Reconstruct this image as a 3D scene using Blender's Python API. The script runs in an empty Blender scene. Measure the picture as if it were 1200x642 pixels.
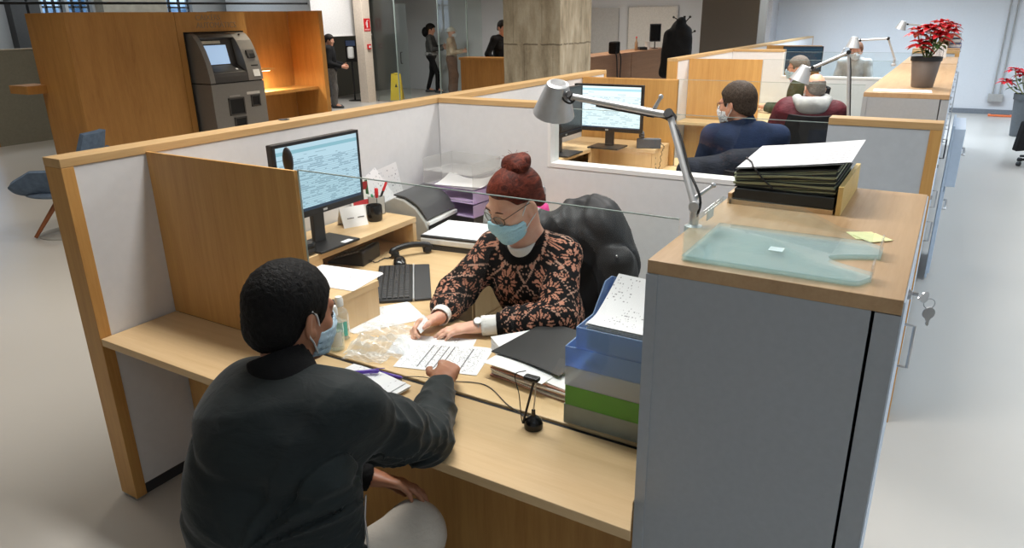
import bpy, bmesh, math, random
import numpy as np
from mathutils import Vector, Matrix, Euler
random.seed(7); RNG = np.random.default_rng(7)
SC = bpy.context.scene; COL = SC.collection
PI = math.pi
def V(*a): return Vector(a)
# ------------------------------------------------------------------ colours and materials
def lin(c):
    c = c / 255.0
    return c / 12.92 if c <= 0.04045 else ((c + 0.055) / 1.055) ** 2.4
def C(r, g, b): return (lin(r), lin(g), lin(b), 1.0)
MATS = {}
class NT:
    def __init__(s, name):
        s.m = bpy.data.materials.new(name); s.m.use_nodes = True
        s.t = s.m.node_tree; s.n = s.t.nodes; s.l = s.t.links
        s.b = s.n['Principled BSDF']; s.out = s.n['Material Output']
    def node(s, typ, ins=None, **kw):
        n = s.n.new(typ)
        for k, v in kw.items(): setattr(n, k, v)
        for k, v in (ins or {}).items():
            if isinstance(v, tuple) and len(v) == 2 and hasattr(v[0], 'outputs'):
                s.l.new(v[0].outputs[v[1]], n.inputs[k])
            else: n.inputs[k].default_value = v
        return n
    def link(s, a, ao, b, bi): s.l.new(a.outputs[ao], b.inputs[bi])
    def math(s, op, a, b=0.0, c=None):
        d = {0: a, 1: b}
        if c is not None: d[2] = c
        return (s.node('ShaderNodeMath', d, operation=op), 0)
    def ramp(s, fac, stops, interp='LINEAR'):
        r = s.node('ShaderNodeValToRGB', {0: fac}); cr = r.color_ramp; cr.interpolation = interp
        while len(cr.elements) < len(stops): cr.elements.new(0.5)
        for e, (p, c) in zip(cr.elements, stops): e.position = p; e.color = c
        return (r, 0)
    def coord(s, scale=(1, 1, 1), loc=(0, 0, 0), rot=(0, 0, 0), kind='Object'):
        tc = s.node('ShaderNodeTexCoord')
        mp = s.node('ShaderNodeMapping', {0: (tc, kind), 1: loc, 2: rot, 3: scale})
        return (mp, 0)
    def noise(s, vec, scale=5, detail=3, rough=.5, dist=0):
        return (s.node('ShaderNodeTexNoise', {'Vector': vec, 'Scale': scale, 'Detail': detail, 'Roughness': rough, 'Distortion': dist}), 0)
    def bump(s, h, strength=.2, dist=.01):
        b = s.node('ShaderNodeBump', {'Height': h, 'Strength': strength, 'Distance': dist})
        s.l.new(b.outputs[0], s.b.inputs['Normal'])
    def base(s, c):
        if isinstance(c, tuple) and len(c) == 2: s.l.new(c[0].outputs[c[1]], s.b.inputs['Base Color'])
        else: s.b.inputs['Base Color'].default_value = c
    def set(s, rough=.5, metal=0, spec=.5, **kw):
        s.b.inputs['Roughness'].default_value = rough; s.b.inputs['Metallic'].default_value = metal
        s.b.inputs['Specular IOR Level'].default_value = spec
        for k, v in kw.items(): s.b.inputs[k].default_value = v
        return s
def plain(name, c, rough=.5, metal=0, spec=.5, var=.06, vs=30, bump=0, bs=200, **kw):
    """a painted / plastic / metal surface with faint tone variation"""
    if name in MATS: return MATS[name]
    n = NT(name); n.set(rough, metal, spec, **kw)
    v = n.coord()
    lo = tuple(x * (1 - var) for x in c[:3]) + (1,); hi = tuple(min(1, x * (1 + var)) for x in c[:3]) + (1,)
    n.base(n.ramp(n.noise(v, vs, 3), [(.3, lo), (.7, hi)]))
    if bump: n.bump(n.noise(v, bs, 2), bump, .002)
    MATS[name] = n.m; return n.m
def wood(name, c1, c2, axis='z', rough=.42, fine=1.0):
    if name in MATS: return MATS[name]
    n = NT(name); n.set(rough, 0, .35)
    long, cross = 1.6, 26 * fine
    sc = {'x': (long, cross, cross), 'y': (cross, long, cross), 'z': (cross, cross, long)}[axis]
    v = n.coord(sc)
    g1 = n.noise(v, 1.0, 4, .6, .3)
    g2 = n.noise(n.coord(tuple(a * 5 for a in sc)), 1.0, 2, .6)
    big = n.noise(n.coord(tuple(a * .18 for a in sc)), 1.0, 2)
    f = n.math('MULTIPLY_ADD', g1, .55, n.math('MULTIPLY_ADD', g2, .25, n.math('MULTIPLY', big, .35)))
    n.base(n.ramp(f, [(.36, c2), (.5, tuple((a + b) / 2 for a, b in zip(c1, c2))), (.72, c1)]))
    n.bump(g2, .06, .001)
    MATS[name] = n.m; return n.m
def thin_glass(name, tint=(1, 1, 1, 1), refl=1.0, rough=.02, haze=0.0):
    """clear sheet: transparent + fresnel reflection, optional diffuse haze"""
    if name in MATS: return MATS[name]
    n = NT(name); n.n.remove(n.b)
    tr = n.node('ShaderNodeBsdfTransparent', {0: tint})
    gl = n.node('ShaderNodeBsdfGlossy', {'Color': (1, 1, 1, 1), 'Roughness': rough})
    fr = n.node('ShaderNodeFresnel', {'IOR': 1.45})
    geo = n.node('ShaderNodeNewGeometry')
    front = n.math('SUBTRACT', 1.0, (geo, 6))
    mx = n.node('ShaderNodeMixShader', {0: n.math('MULTIPLY', n.math('MULTIPLY', (fr, 0), refl), front), 1: (tr, 0), 2: (gl, 0)})
    if haze:
        df = n.node('ShaderNodeBsdfDiffuse', {0: tint})
        mx = n.node('ShaderNodeMixShader', {0: haze, 1: (mx, 0), 2: (df, 0)})
    n.l.new(mx.outputs[0], n.out.inputs[0])
    MATS[name] = n.m; return n.m
def emit(name, c, s):
    if name in MATS: return MATS[name]
    n = NT(name); n.set(.4); n.base(c); n.b.inputs['Emission Color'].default_value = c
    n.b.inputs['Emission Strength'].default_value = s
    MATS[name] = n.m; return n.m
def paper_mat(name, c=C(236, 236, 238), ink=C(70, 70, 80), rows=26, axis=1, half=(.105, .148), margin=.12, density=.52, vbars=(), gate=None):
    """paper with printed lines; object space, sheet centred on the origin (x across, y down the sheet)"""
    if name in MATS: return MATS[name]
    n = NT(name); n.set(.75, 0, .2)
    tc = n.node('ShaderNodeTexCoord'); sp = n.node('ShaderNodeSeparateXYZ', {0: (tc, 'Object')})
    u = n.math('DIVIDE', (sp, 0), half[0]); v = n.math('DIVIDE', (sp, 1), half[1])
    a, b = (u, v) if axis == 1 else (v, u)
    lines = n.math('LESS_THAN', n.math('FRACT', n.math('MULTIPLY', b, rows / 2)), .42)
    cmb = n.node('ShaderNodeCombineXYZ', {0: n.math('MULTIPLY', a, 14), 1: n.math('FLOOR', n.math('MULTIPLY', b, rows / 2)), 2: 0.0})
    words = n.math('GREATER_THAN', n.noise((cmb, 0), 1.6, 1), density)
    ins = n.math('MULTIPLY', n.math('LESS_THAN', n.math('ABSOLUTE', u), 1 - margin), n.math('LESS_THAN', n.math('ABSOLUTE', v), 1 - margin))
    k = n.math('MULTIPLY', n.math('MULTIPLY', lines, words), ins)
    if gate:
        k = n.math('MULTIPLY', k, n.math('GREATER_THAN', n.noise((cmb, 0), gate, 0), .5))
    for p, w in vbars:
        bar = n.math('MULTIPLY', n.math('LESS_THAN', n.math('ABSOLUTE', n.math('SUBTRACT', a, p)), w), n.math('LESS_THAN', n.math('ABSOLUTE', b), .82))
        k = n.math('MAXIMUM', k, bar)
    mx = n.node('ShaderNodeMix', {0: n.math('MULTIPLY', k, .8), 6: c, 7: ink}, data_type='RGBA')
    n.base((mx, 2))
    MATS[name] = n.m; return n.m
def cloth(name, c1, c2, scale=14, rough=.85, bump=.5, bscale=30, weave=900, sheen=.0):
    if name in MATS: return MATS[name]
    n = NT(name); n.set(rough, 0, .25)
    n.b.inputs['Sheen Weight'].default_value = sheen
    v = n.coord()
    n.base(n.ramp(n.noise(v, scale, 4), [(.3, c2), (.7, c1)]))
    w = n.noise(n.coord((1, 1, 2.2)), bscale, 3, .55, .6)
    w2 = n.noise(v, weave, 1)
    n.bump(n.math('MULTIPLY_ADD', w, 1.0, n.math('MULTIPLY', w2, .05)), bump, .012)
    MATS[name] = n.m; return n.m
# ------------------------------------------------------------------ objects
RW = {}                                   # inverse of a thing's own placement, by name
def props(o, label=None, cat=None, group=None, kind=None):
    if label: o['label'] = label
    if cat: o['category'] = cat
    if group: o['group'] = group
    if kind: o['kind'] = kind
    return o
def thing(name, label, cat, loc=(0, 0, 0), rz=0.0, group=None):
    o = bpy.data.objects.new(name, None); COL.objects.link(o)
    o.location = loc; o.rotation_euler = (0, 0, rz); o.empty_display_size = .05
    RW[o.name] = (Matrix.Translation(Vector(loc)) @ Matrix.Rotation(rz, 4, 'Z')).inverted()
    return props(o, label, cat, group)
def root(o):
    while o.parent: o = o.parent
    return o
def link(name, me, mat, parent=None, world=True):
    o = bpy.data.objects.new(name, me); COL.objects.link(o)
    mats = mat if isinstance(mat, (list, tuple)) else [mat]
    for m in mats: me.materials.append(m)
    if parent is not None:
        o.parent = parent
        if world:
            r = root(parent)
            if r.name in RW: me.transform(RW[r.name])
    return o
def smooth(o, angle=None):
    me = o.data
    me.polygons.foreach_set('use_smooth', [True] * len(me.polygons))
    if angle is not None:
        bm = bmesh.new(); bm.from_mesh(me)
        for e in bm.edges:
            if len(e.link_faces) == 2 and e.calc_face_angle(0) > math.radians(angle): e.smooth = False
        bm.to_mesh(me); bm.free()
    return o
def bevel(o, w=.003, seg=2):
    m = o.modifiers.new('edge', 'BEVEL'); m.width = w; m.segments = seg; m.limit_method = 'ANGLE'; m.angle_limit = math.radians(40)
    return o
class MB:
    """collects shapes and links them as ONE mesh object"""
    def __init__(s, M=None): s.v = []; s.f = []; s.mi = []; s.M = M; s.cur = 0
    def _add(s, vs, fs):
        n = len(s.v)
        if s.M is not None: vs = [s.M @ Vector(p) for p in vs]
        s.v += [tuple(p) for p in vs]; s.f += [tuple(i + n for i in f) for f in fs]; s.mi += [s.cur] * len(fs)
        return s
    def slot(s, i): s.cur = i; return s
    def box(s, a, b, R=None):
        (x0, y0, z0), (x1, y1, z1) = a, b
        vs = [(x0, y0, z0), (x1, y0, z0), (x1, y1, z0), (x0, y1, z0), (x0, y0, z1), (x1, y0, z1), (x1, y1, z1), (x0, y1, z1)]
        if R is not None: vs = [R @ Vector(p) for p in vs]
        return s._add(vs, [(3, 2, 1, 0), (4, 5, 6, 7), (0, 1, 5, 4), (1, 2, 6, 5), (2, 3, 7, 6), (3, 0, 4, 7)])
    def prism(s, poly, z0, z1, R=None):
        n = len(poly)
        ar = sum(poly[i][0] * poly[(i + 1) % n][1] - poly[(i + 1) % n][0] * poly[i][1] for i in range(n))
        if ar < 0: poly = poly[::-1]
        vs = [(x, y, z0) for x, y in poly] + [(x, y, z1) for x, y in poly]
        if R is not None: vs = [R @ Vector(p) for p in vs]
        fs = [tuple(range(n))[::-1], tuple(range(n, 2 * n))] + [(i, (i + 1) % n, (i + 1) % n + n, i + n) for i in range(n)]
        return s._add(vs, fs)
    def tube(s, pts, r, n=10, cap=True):
        pts = [Vector(p) for p in pts]; rs = r if isinstance(r, (list, tuple)) else [r] * len(pts)
        rings = []; ref = None
        for i, p in enumerate(pts):
            t = (pts[min(i + 1, len(pts) - 1)] - pts[max(i - 1, 0)]).normalized()
            if ref is None:
                ref = Vector((0, 0, 1)) if abs(t.z) < .9 else Vector((1, 0, 0))
            u = (ref - t * ref.dot(t)).normalized(); ref = u; w = t.cross(u)
            rings.append([p + (u * math.cos(2 * PI * k / n) + w * math.sin(2 * PI * k / n)) * rs[i] for k in range(n)])
        vs = [q for ring in rings for q in ring]; fs = []
        for i in range(len(pts) - 1):
            for k in range(n):
                a, b = i * n + k, i * n + (k + 1) % n
                fs.append((a, b, b + n, a + n))
        if cap: fs += [tuple(range(n))[::-1], tuple(range((len(pts) - 1) * n, len(pts) * n))]
        return s._add(vs, fs)
    def lathe(s, prof, c=(0, 0, 0), n=28, R=None):
        vs = []; fs = []
        for r, z in prof:
            for k in range(n):
                a = 2 * PI * k / n; p = Vector((r * math.cos(a), r * math.sin(a), z))
                if R is not None: p = R @ p
                vs.append(p + Vector(c))
        for i in range(len(prof) - 1):
            for k in range(n):
                a, b = i * n + k, i * n + (k + 1) % n
                fs.append((a, b, b + n, a + n))
        if prof[0][0] > 1e-6: fs.append(tuple(range(n))[::-1])
        if prof[-1][0] > 1e-6: fs.append(tuple(range((len(prof) - 1) * n, len(prof) * n)))
        return s._add(vs, fs)
    def ball(s, c, r, nu=16, nv=10, R=None):
        r = r if isinstance(r, (tuple, list)) else (r, r, r)
        prof = [(math.sin(PI * i / nv), -math.cos(PI * i / nv)) for i in range(nv + 1)]
        vs = []; fs = []
        for q, z in prof:
            for k in range(nu):
                a = 2 * PI * k / nu; p = Vector((q * math.cos(a) * r[0], q * math.sin(a) * r[1], z * r[2]))
                if R is not None: p = R @ p
                vs.append(p + Vector(c))
        for i in range(nv):
            for k in range(nu):
                a, b = i * nu + k, i * nu + (k + 1) % nu
                fs.append((a, b, b + nu, a + nu))
        return s._add(vs, fs)
    def sheet(s, f, nu, nv, thick=0.0):
        """f(u, v) -> point, u, v in 0..1; thick along the local normal"""
        P = [[Vector(f(i / nu, j / nv)) for j in range(nv + 1)] for i in range(nu + 1)]
        W = nv + 1
        top = [P[i][j] for i in range(nu + 1) for j in range(W)]
        fs = [(i * W + j, (i + 1) * W + j, (i + 1) * W + j + 1, i * W + j + 1) for i in range(nu) for j in range(nv)]
        if not thick: return s._add(top, fs)
        bot = []
        for i in range(nu + 1):
            for j in range(W):
                du = P[min(i + 1, nu)][j] - P[max(i - 1, 0)][j]; dv = P[i][min(j + 1, nv)] - P[i][max(j - 1, 0)]
                bot.append(P[i][j] - du.cross(dv).normalized() * thick)
        n = len(top); fb = [tuple(k + n for k in f_[::-1]) for f_ in fs]
        loop = [i * W for i in range(nu)] + [nu * W + j for j in range(nv)] + [i * W + nv for i in range(nu, 0, -1)] + [j for j in range(nv, 0, -1)]
        side = [(a, a + n, b + n, b) for a, b in zip(loop, loop[1:] + loop[:1])]
        return s._add(top + bot, fs + fb + side)
    def build(s, name, mat, parent=None, world=True, bev=0, sm=None, kind=None, label=None):
        me = bpy.data.meshes.new(name); me.from_pydata(s.v, [], s.f)
        if any(s.mi): me.polygons.foreach_set('material_index', s.mi)
        me.update()
        o = link(name, me, mat, parent, world)
        if sm is not None: smooth(o, sm)
        if bev: bevel(o, bev)
        if kind: o['kind'] = kind
        if label: o['label'] = label
        return o
def kids(o): return [c for c in bpy.data.objects if c.parent == o]
def copy_tree(o, loc=None, rz=None, label=None, parent=None):
    c = o.copy(); COL.objects.link(c)
    if parent is not None: c.parent = parent
    if loc is not None: c.location = loc
    if rz is not None: c.rotation_euler = (0, 0, rz)
    if label: c['label'] = label
    for ch in kids(o): copy_tree(ch, parent=c)
    return c
def text(name, body, size, mat, M, parent=None, ext=.001, align='CENTER'):
    cu = bpy.data.curves.new(name, 'FONT'); cu.body = body; cu.size = size; cu.extrude = ext; cu.align_x = align
    cu.resolution_u = 3
    tmp = bpy.data.objects.new(name, cu); COL.objects.link(tmp)
    dg = bpy.context.evaluated_depsgraph_get(); dg.update()
    me = bpy.data.meshes.new_from_object(tmp.evaluated_get(dg)); bpy.data.objects.remove(tmp)
    me.transform(M); me.materials.clear()
    return link(name, me, mat, parent, True)
def Rz(a): return Matrix.Rotation(a, 4, 'Z')
def T(x, y, z): return Matrix.Translation((x, y, z))
def frame(o, x, y, z):
    """4x4 from origin and axes"""
    M = Matrix.Identity(4)
    for i, a in enumerate((x, y, z)):
        a = Vector(a)
        for r in range(3): M[r][i] = a[r]
    for r in range(3): M[r][3] = o[r]
    return M
def arc(c, r, a0, a1, n):
    return [(c[0] + r * math.cos(a0 + (a1 - a0) * i / n), c[1] + r * math.sin(a0 + (a1 - a0) * i / n)) for i in range(n + 1)]
def spline(pts, n=8):
    """Catmull-Rom through pts"""
    P = [Vector(p) for p in pts]; P = [P[0] * 2 - P[1]] + P + [P[-1] * 2 - P[-2]]; out = []
    for i in range(1, len(P) - 2):
        for k in range(n):
            t = k / n; a, b, c, d = P[i - 1:i + 3]
            out.append(.5 * ((2 * b) + (c - a) * t + (2 * a - 5 * b + 4 * c - d) * t * t + (3 * b - a - 3 * c + d) * t ** 3))
    return out + [P[-2]]
# ------------------------------------------------------------------ materials
OAK1, OAK2 = C(226, 192, 142), C(205, 166, 114)
M_desk = wood('oak_desk', C(216, 186, 142), C(198, 164, 118), 'x')
M_deskz = wood('oak_upright', C(224, 194, 150), C(204, 168, 122), 'z')
M_desky = wood('oak_along', C(220, 190, 146), C(202, 166, 120), 'y')
M_panel = wood('oak_panel', C(206, 160, 96), C(176, 126, 68), 'z')
M_cap = wood('oak_cap', C(204, 170, 122), C(176, 140, 92), 'y')
M_capx = wood('oak_cap_across', C(204, 170, 122), C(176, 140, 92), 'x')
M_ctop = wood('oak_cabinet_top', C(192, 160, 122), C(166, 132, 94), 'y')
M_kiosk = wood('oak_kiosk', C(192, 140, 76), C(158, 108, 54), 'z', fine=.5)
M_laminate = plain('white_laminate', C(216, 216, 217), .5, var=.02, bump=.03)
M_white = plain('white_paint', C(226, 224, 222), .6, var=.02)
M_greymel = plain('grey_melamine', C(164, 169, 174), .55, var=.03, vs=60)
M_greymel2 = plain('pale_grey_melamine', C(186, 192, 198), .5, var=.03)
M_bluewhite = plain('pale_blue_melamine', C(200, 212, 226), .5, var=.03)
M_black = plain('black_plastic', C(26, 26, 28), .42, bump=.05, bs=400)
M_blackg = plain('gloss_black', C(16, 16, 18), .2)
M_dark = plain('charcoal_plastic', C(52, 53, 56), .45)
M_steel = plain('brushed_steel', C(190, 190, 192), .28, 1.0)
M_alu = plain('satin_aluminium', C(206, 208, 210), .36, .55)
M_whitepl = plain('white_plastic', C(228, 228, 226), .4)
M_greypl = plain('grey_plastic', C(170, 170, 168), .45)
M_paper = plain('blank_paper', C(238, 238, 238), .75, var=.01)
M_glass = thin_glass('screen_glass', (.965, .985, .98, 1), 1.0, .01)
M_glassedge = plain('glass_edge', C(150, 165, 160), .15, .0, .8)
M_redpl = plain('red_plastic', C(200, 30, 36), .4)
M_gap = plain('dark_gap', C(12, 12, 13), .8)
# ------------------------------------------------------------------ camera, sky, lamps
cam = bpy.data.cameras.new('camera'); cam.sensor_width = 36; cam.lens = 833.013 / 1200 * 36
cam.clip_start = .05; cam.clip_end = 200
co = bpy.data.objects.new('camera', cam); COL.objects.link(co); SC.camera = co
co.matrix_world = frame((0, 0, 1.8606), (.856294, .516271, -.014960), (-.162892, .297435, .940744), (.490129, -.803117, .338789))
W = bpy.data.worlds.new('sky'); SC.world = W; W.use_nodes = True
W.node_tree.nodes['Background'].inputs[0].default_value = (.62, .72, .85, 1); W.node_tree.nodes['Background'].inputs[1].default_value = 3.0
SC.view_settings.view_transform = 'Standard'; SC.view_settings.look = 'None'; SC.view_settings.gamma = 1; SC.view_settings.exposure = 0.25
SC.view_settings.use_curve_mapping = False
SC.cycles.use_denoising = True; SC.cycles.max_bounces = 9; SC.cycles.transparent_max_bounces = 24; SC.cycles.caustics_reflective = False; SC.cycles.caustics_refractive = False
def area(name, loc, size, power, col, rot=(0, 0, 0), spread=180):
    l = bpy.data.lights.new(name, 'AREA'); l.shape = 'RECTANGLE'; l.size, l.size_y = size; l.energy = power; l.color = col[:3]
    l.spread = math.radians(spread)
    o = bpy.data.objects.new(name, l); COL.objects.link(o); o.location = loc; o.rotation_euler = rot; return o
WARM = (1, .93, .82); NEUT = (1, .98, .95); COOL = (.74, .87, 1)
CEIL = 3.4
area('ceiling_and_fill_light', (-1.75, 2.15, CEIL - .02), (1.7, .4), 50, NEUT, spread=150)
area('ceiling_and_fill_light', (-1.3, 4.5, CEIL - .02), (1.6, .5), 42, NEUT, spread=140)
area('ceiling_and_fill_light', (-1.4, 6.8, CEIL - .02), (2.0, .5), 84, NEUT, spread=150)
area('ceiling_and_fill_light', (-1.6, 9.4, CEIL - .02), (1.4, .6), 60, NEUT, spread=140)
area('ceiling_and_fill_light', (-1.2, 13.6, CEIL - .02), (2.4, 1.2), 150, COOL, spread=140)  # cool and strong, an added wash for the back wall
area('ceiling_and_fill_light', (-5.4, 1.6, CEIL - .02), (.6, .6), 15, WARM, spread=110)
area('ceiling_and_fill_light', (-8.6, 3.0, CEIL - .02), (.6, .6), 16, WARM, spread=120)
area('ceiling_and_fill_light', (-11.8, 4.6, CEIL - .02), (.6, .6), 16, WARM, spread=130)  # added to lift the dark floor and low wall at far left
area('ceiling_and_fill_light', (-6.4, 8.0, CEIL - .02), (.6, .6), 22, NEUT, spread=120)  # added to brighten the cash machine and kiosk front
area('ceiling_and_fill_light', (-14.2, 9.0, CEIL - .02), (.6, 5), 50, COOL, spread=150)
area('ceiling_and_fill_light', (-4.6, 4.4, CEIL - .02), (.8, .8), 30, WARM, spread=140)
area('ceiling_and_fill_light', (-10.9, 12.4, CEIL - .02), (1.2, .8), 70, NEUT, spread=150)
area('ceiling_and_fill_light', (-6.3, 13.4, CEIL - .02), (1.2, 1.2), 64, WARM, spread=150)
area('ceiling_and_fill_light', (.9, -.7, CEIL - .02), (.6, .6), 9, COOL, spread=130)  # added weak fill behind the camera, lifts the foreground cabinet front
area('ceiling_and_fill_light', (2.2, 7.8, CEIL - .02), (.8, 14), 215, COOL, spread=130)  # added cool strip, stands in for window daylight along the aisle
# ------------------------------------------------------------------ room shell
def struct(name, mb, mat, **k): return mb.build(name, mat, kind='structure', **k)
nf = NT('floor_resin'); nf.set(.28, 0, .45)
v = nf.coord()
nf.base(nf.ramp(nf.noise(v, .6, 2), [(.3, C(182, 178, 171)), (.7, C(188, 184, 177))]))
struct('floor', MB().box((-17, -2, -.1), (5, 17.5, 0)), nf.m)
struct('ceiling', MB().box((-17, -2, CEIL), (5, 17.5, CEIL + .1)), M_white)
struct('wall_back', MB().box((-17, 16.5, 0), (5, 16.7, CEIL)), plain('wall_cool_white', C(216, 219, 224), .7, var=.015))
struct('baseboard_back', MB().box((-2, 16.47, 0), (5, 16.5, .09)), plain('skirting_grey', C(120, 126, 134), .6))
struct('wall_front', MB().box((-17, -2.2, 0), (5, -2, CEIL)), M_white)
struct('wall_right', MB().box((5, -2, 0), (5.2, 17.5, CEIL)), M_white)
# ------------------------------------------------------------------ partitions
XL, XW = -2.615, -2.724
HP = 1.423
def long_partition(label, y0, y1, seams=(), seed=0):
    t = thing('partition', label, 'partition', ((XL + XW) / 2, y0, 0), 0, 'long oak-capped partitions')
    MB().box((XW + .004, y0 + .045, .06), (XL - .004, y1 - .045, HP - .032)).build('panel', M_laminate, t)
    MB().box((XW + .02, y0 + .05, 0), (XL - .02, y1 - .05, .06)).build('plinth', M_dark, t)
    MB().box((XW, y0, HP - .032), (XL, y1, HP)).build('cap', M_cap, t, bev=.002)
    for a in (y0, y1 - .045): MB().box((XW, a, .012), (XL, a + .045, HP - .0325)).build('end_board', M_panel, t, bev=.002)
    f = MB()
    for a in (y0 + .003, y1 - .042): f.box((XW + .01, a, 0), (XL - .01, a + .039, .012))
    f.build('foot_plate', M_steel, t)
    return t
P1 = long_partition('long white partition with oak cap beside the seated woman\'s booth, nearest the camera', 1.284, 5.92)
b = MB()                                                   # a small cable port on the cap
b.lathe([(.0, .0), (.022, .0), (.026, .002), (.026, .0035), (.018, .0035), (.016, .001), (0, .001)], (-2.69, 2.36, HP), 20)
b.build('cable_port', M_dark, P1, sm=40)
P2 = long_partition('long white partition with oak cap beyond the gap, behind the man in navy', 7.78, 16.2)

def cross_partition(label, y0, y1, xa, xb, xr, back=False, glass=True):
    """solid to xa, low with a glass pane to xb, solid end panel to xr"""
    t = thing('partition', label, 'partition', ((XL + xr) / 2, (y0 + y1) / 2, 0), 0, 'partitions across the booths')
    e = .004
    MB().box((XL, y0 + e, .0), (xa - .02, y1 - e, HP - .03)).build('panel', M_laminate, t)
    MB().box((XL, y0, HP - .03), (xa, y1, HP)).build('cap', M_capx, t, bev=.002)
    MB().box((xa - .02, y0, 1.075), (xa, y1, HP - .03)).build('jamb', M_white, t, bev=.002)
    MB().box((xa - .02, y0 + e, .0), (xb, y1 - e, 1.075)).build('low_panel', M_laminate, t)
    MB().box((xa - .02 + .02, y0, 1.075), (xb, y1, 1.10)).build('ledge', M_white, t, bev=.002)
    if glass:
        MB().box((xa, (y0 + y1) / 2 - .004, 1.10), (xb, (y0 + y1) / 2 + .004, HP - .03)).build('glass_pane', M_glass, t)
        MB().box((xa, (y0 + y1) / 2 - .003, HP - .03), (xb, (y0 + y1) / 2 + .003, HP - .0275)).build('glass_rim', M_glassedge, t)
    MB().box((xb, y0 + e, 0), (xr - .045, y1 - e, HP - .03)).build('end_panel', M_greymel2, t)
    MB().box((xb, y0, HP - .03), (xr, y1, HP)).build('end_cap', M_capx, t, bev=.002)
    MB().box((xr - .045, y0, 0), (xr, y1, HP - .03)).build('end_board', M_panel, t, bev=.002)
    return t
cross_partition('white partition behind the seated woman, cut low on one side with glass above', 3.47, 3.57, -1.855, -.455, -.012)
cross_partition('white partition far behind the man in the maroon jacket, cut low with glass above', 10.05, 10.15, -1.95, -.5, -.012)

# ------------------------------------------------------------------ desks
def round_poly():
    p = [(-2.61, 1.625), (-.512, 1.625), (-.512, 2.06), (-1.40, 2.08)]
    p += [tuple(q) for q in [(-1.52, 2.10), (-1.62, 2.14), (-1.71, 2.20), (-1.77, 2.265), (-1.805, 2.35), (-1.825, 2.46), (-1.845, 2.57), (-1.885, 2.645), (-1.93, 2.70), (-1.95, 2.80)]]
    p += [(-1.95, 3.05), (-1.62, 3.12), (-1.55, 3.20), (-1.55, 3.465), (-2.61, 3.465)]
    return p
def desk(label, mirror=None, nose=False):
    f = (lambda x, y: (x, y)) if mirror is None else (lambda x, y: (x, mirror - y))
    def bx(mb, a, b_):
        (x0, y0), (x1, y1) = f(a[0], a[1]), f(b_[0], b_[1])
        return mb.box((min(x0, x1), min(y0, y1), a[2]), (max(x0, x1), max(y0, y1), b_[2]))
    t = thing('desk', label, 'desk', (*f(-1.5, 1.6), 0), 0, 'oak booth desks')
    MB().prism([f(*q) for q in round_poly()], .71, .74).build('desktop', M_desk, t, bev=.003)
    MB().prism([f(*q) for q in [(-2.612, 1.285), (-.474 if nose else -.5095, 1.285), (-.5095, 1.388), (-.5095, 1.603), (-2.612, 1.603)]], .71, .74).build('customer_counter', M_desk, t, bev=.002)
    bx(MB(), (-2.612, 1.60, .0), (-.512, 1.628, .70)).build('modesty_panel', M_panel, t)
    bx(MB(), (-2.612, 1.603, .715), (-.512, 1.625, .732)).build('screen_channel', M_gap, t)
    bx(MB(), (-2.60, 3.42, 0), (-1.58, 3.45, .71)).build('side_panel', M_deskz, t)
    bx(MB(), (-.56, 1.66, 0), (-.53, 2.03, .71)).build('side_panel', M_deskz, t)
    d = thing_part = bx(MB(), (-2.59, 2.95, .06), (-2.06, 3.40, .70)).build('drawer_unit', M_deskz, t, bev=.002)
    for z in (.1, .3, .5):
        fr = bx(MB(), (-2.06, 2.96, z), (-2.045, 3.39, z + .185)).build('drawer_front', M_deskz, d, bev=.002)
    return t
desk('oak desk where the seated woman works, with a customer counter in front', nose=True)
desk('oak desk of the far booth, in front of the man in navy', 7.06)
desk('oak desk of the farthest booth, below the dark blue monitor', 13.66)
desk('oak desk of the booth where the grey-haired man in green sits')
DK3 = [o for o in bpy.data.objects if o.get('label', '').startswith('oak desk of the booth where')][0]
DK3.location.y += 6.575

def divider(label, y, d=1):
    t = thing('divider_panel', label, 'panel', (-2.21, y, .74), 0, 'upright oak privacy panels')
    MB().box((XL + .003, min(y, y + d * .012), .742), (-1.808, max(y, y + d * .012), 1.40)).build('front_board', M_panel, t, bev=.001)
    MB().box((XL + .003, min(y + d * .014, y + d * .026), .742), (-1.812, max(y + d * .014, y + d * .026), 1.396)).build('back_board', M_panel, t, bev=.001)
    MB().box((XL + .003, min(y + d * .012, y + d * .014), .742), (-1.818, max(y + d * .012, y + d * .014), 1.39)).build('core', M_gap, t)
    return t
divider('tall oak panel on the counter beside the nearest computer monitor', 1.600)
divider('tall oak panel behind the bright monitor of the second booth', 5.46, -1)
divider('tall oak panel at the counter behind the head of the man in navy', 8.2)
divider('tall oak panel of the farthest booth, behind the grey-haired man\'s screen', 12.06, -1)

def screen(label, y, x0=-1.803, x1=-.512, z0=.742, z1=1.40):
    t = thing('glass_screen', label, 'glass screen', ((x0 + x1) / 2, y, z0), 0, 'glass counter screens')
    MB().box((x0, y, z0), (x1, y + .008, z1)).build('pane', M_glass, t)
    e = MB().box((x0, y + .001, z1), (x1, y + .007, z1 + .0025)); e.box((x0 - .002, y + .001, z0), (x0, y + .007, z1))
    e.build('polished_edge', M_glassedge, t)
    return t
screen('clear glass counter screen between the man in green jacket and the woman', 1.610)
screen('clear glass counter screen in front of the man in navy', 5.44)
screen('clear glass counter screen in front of the man in maroon', 8.21)

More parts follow.
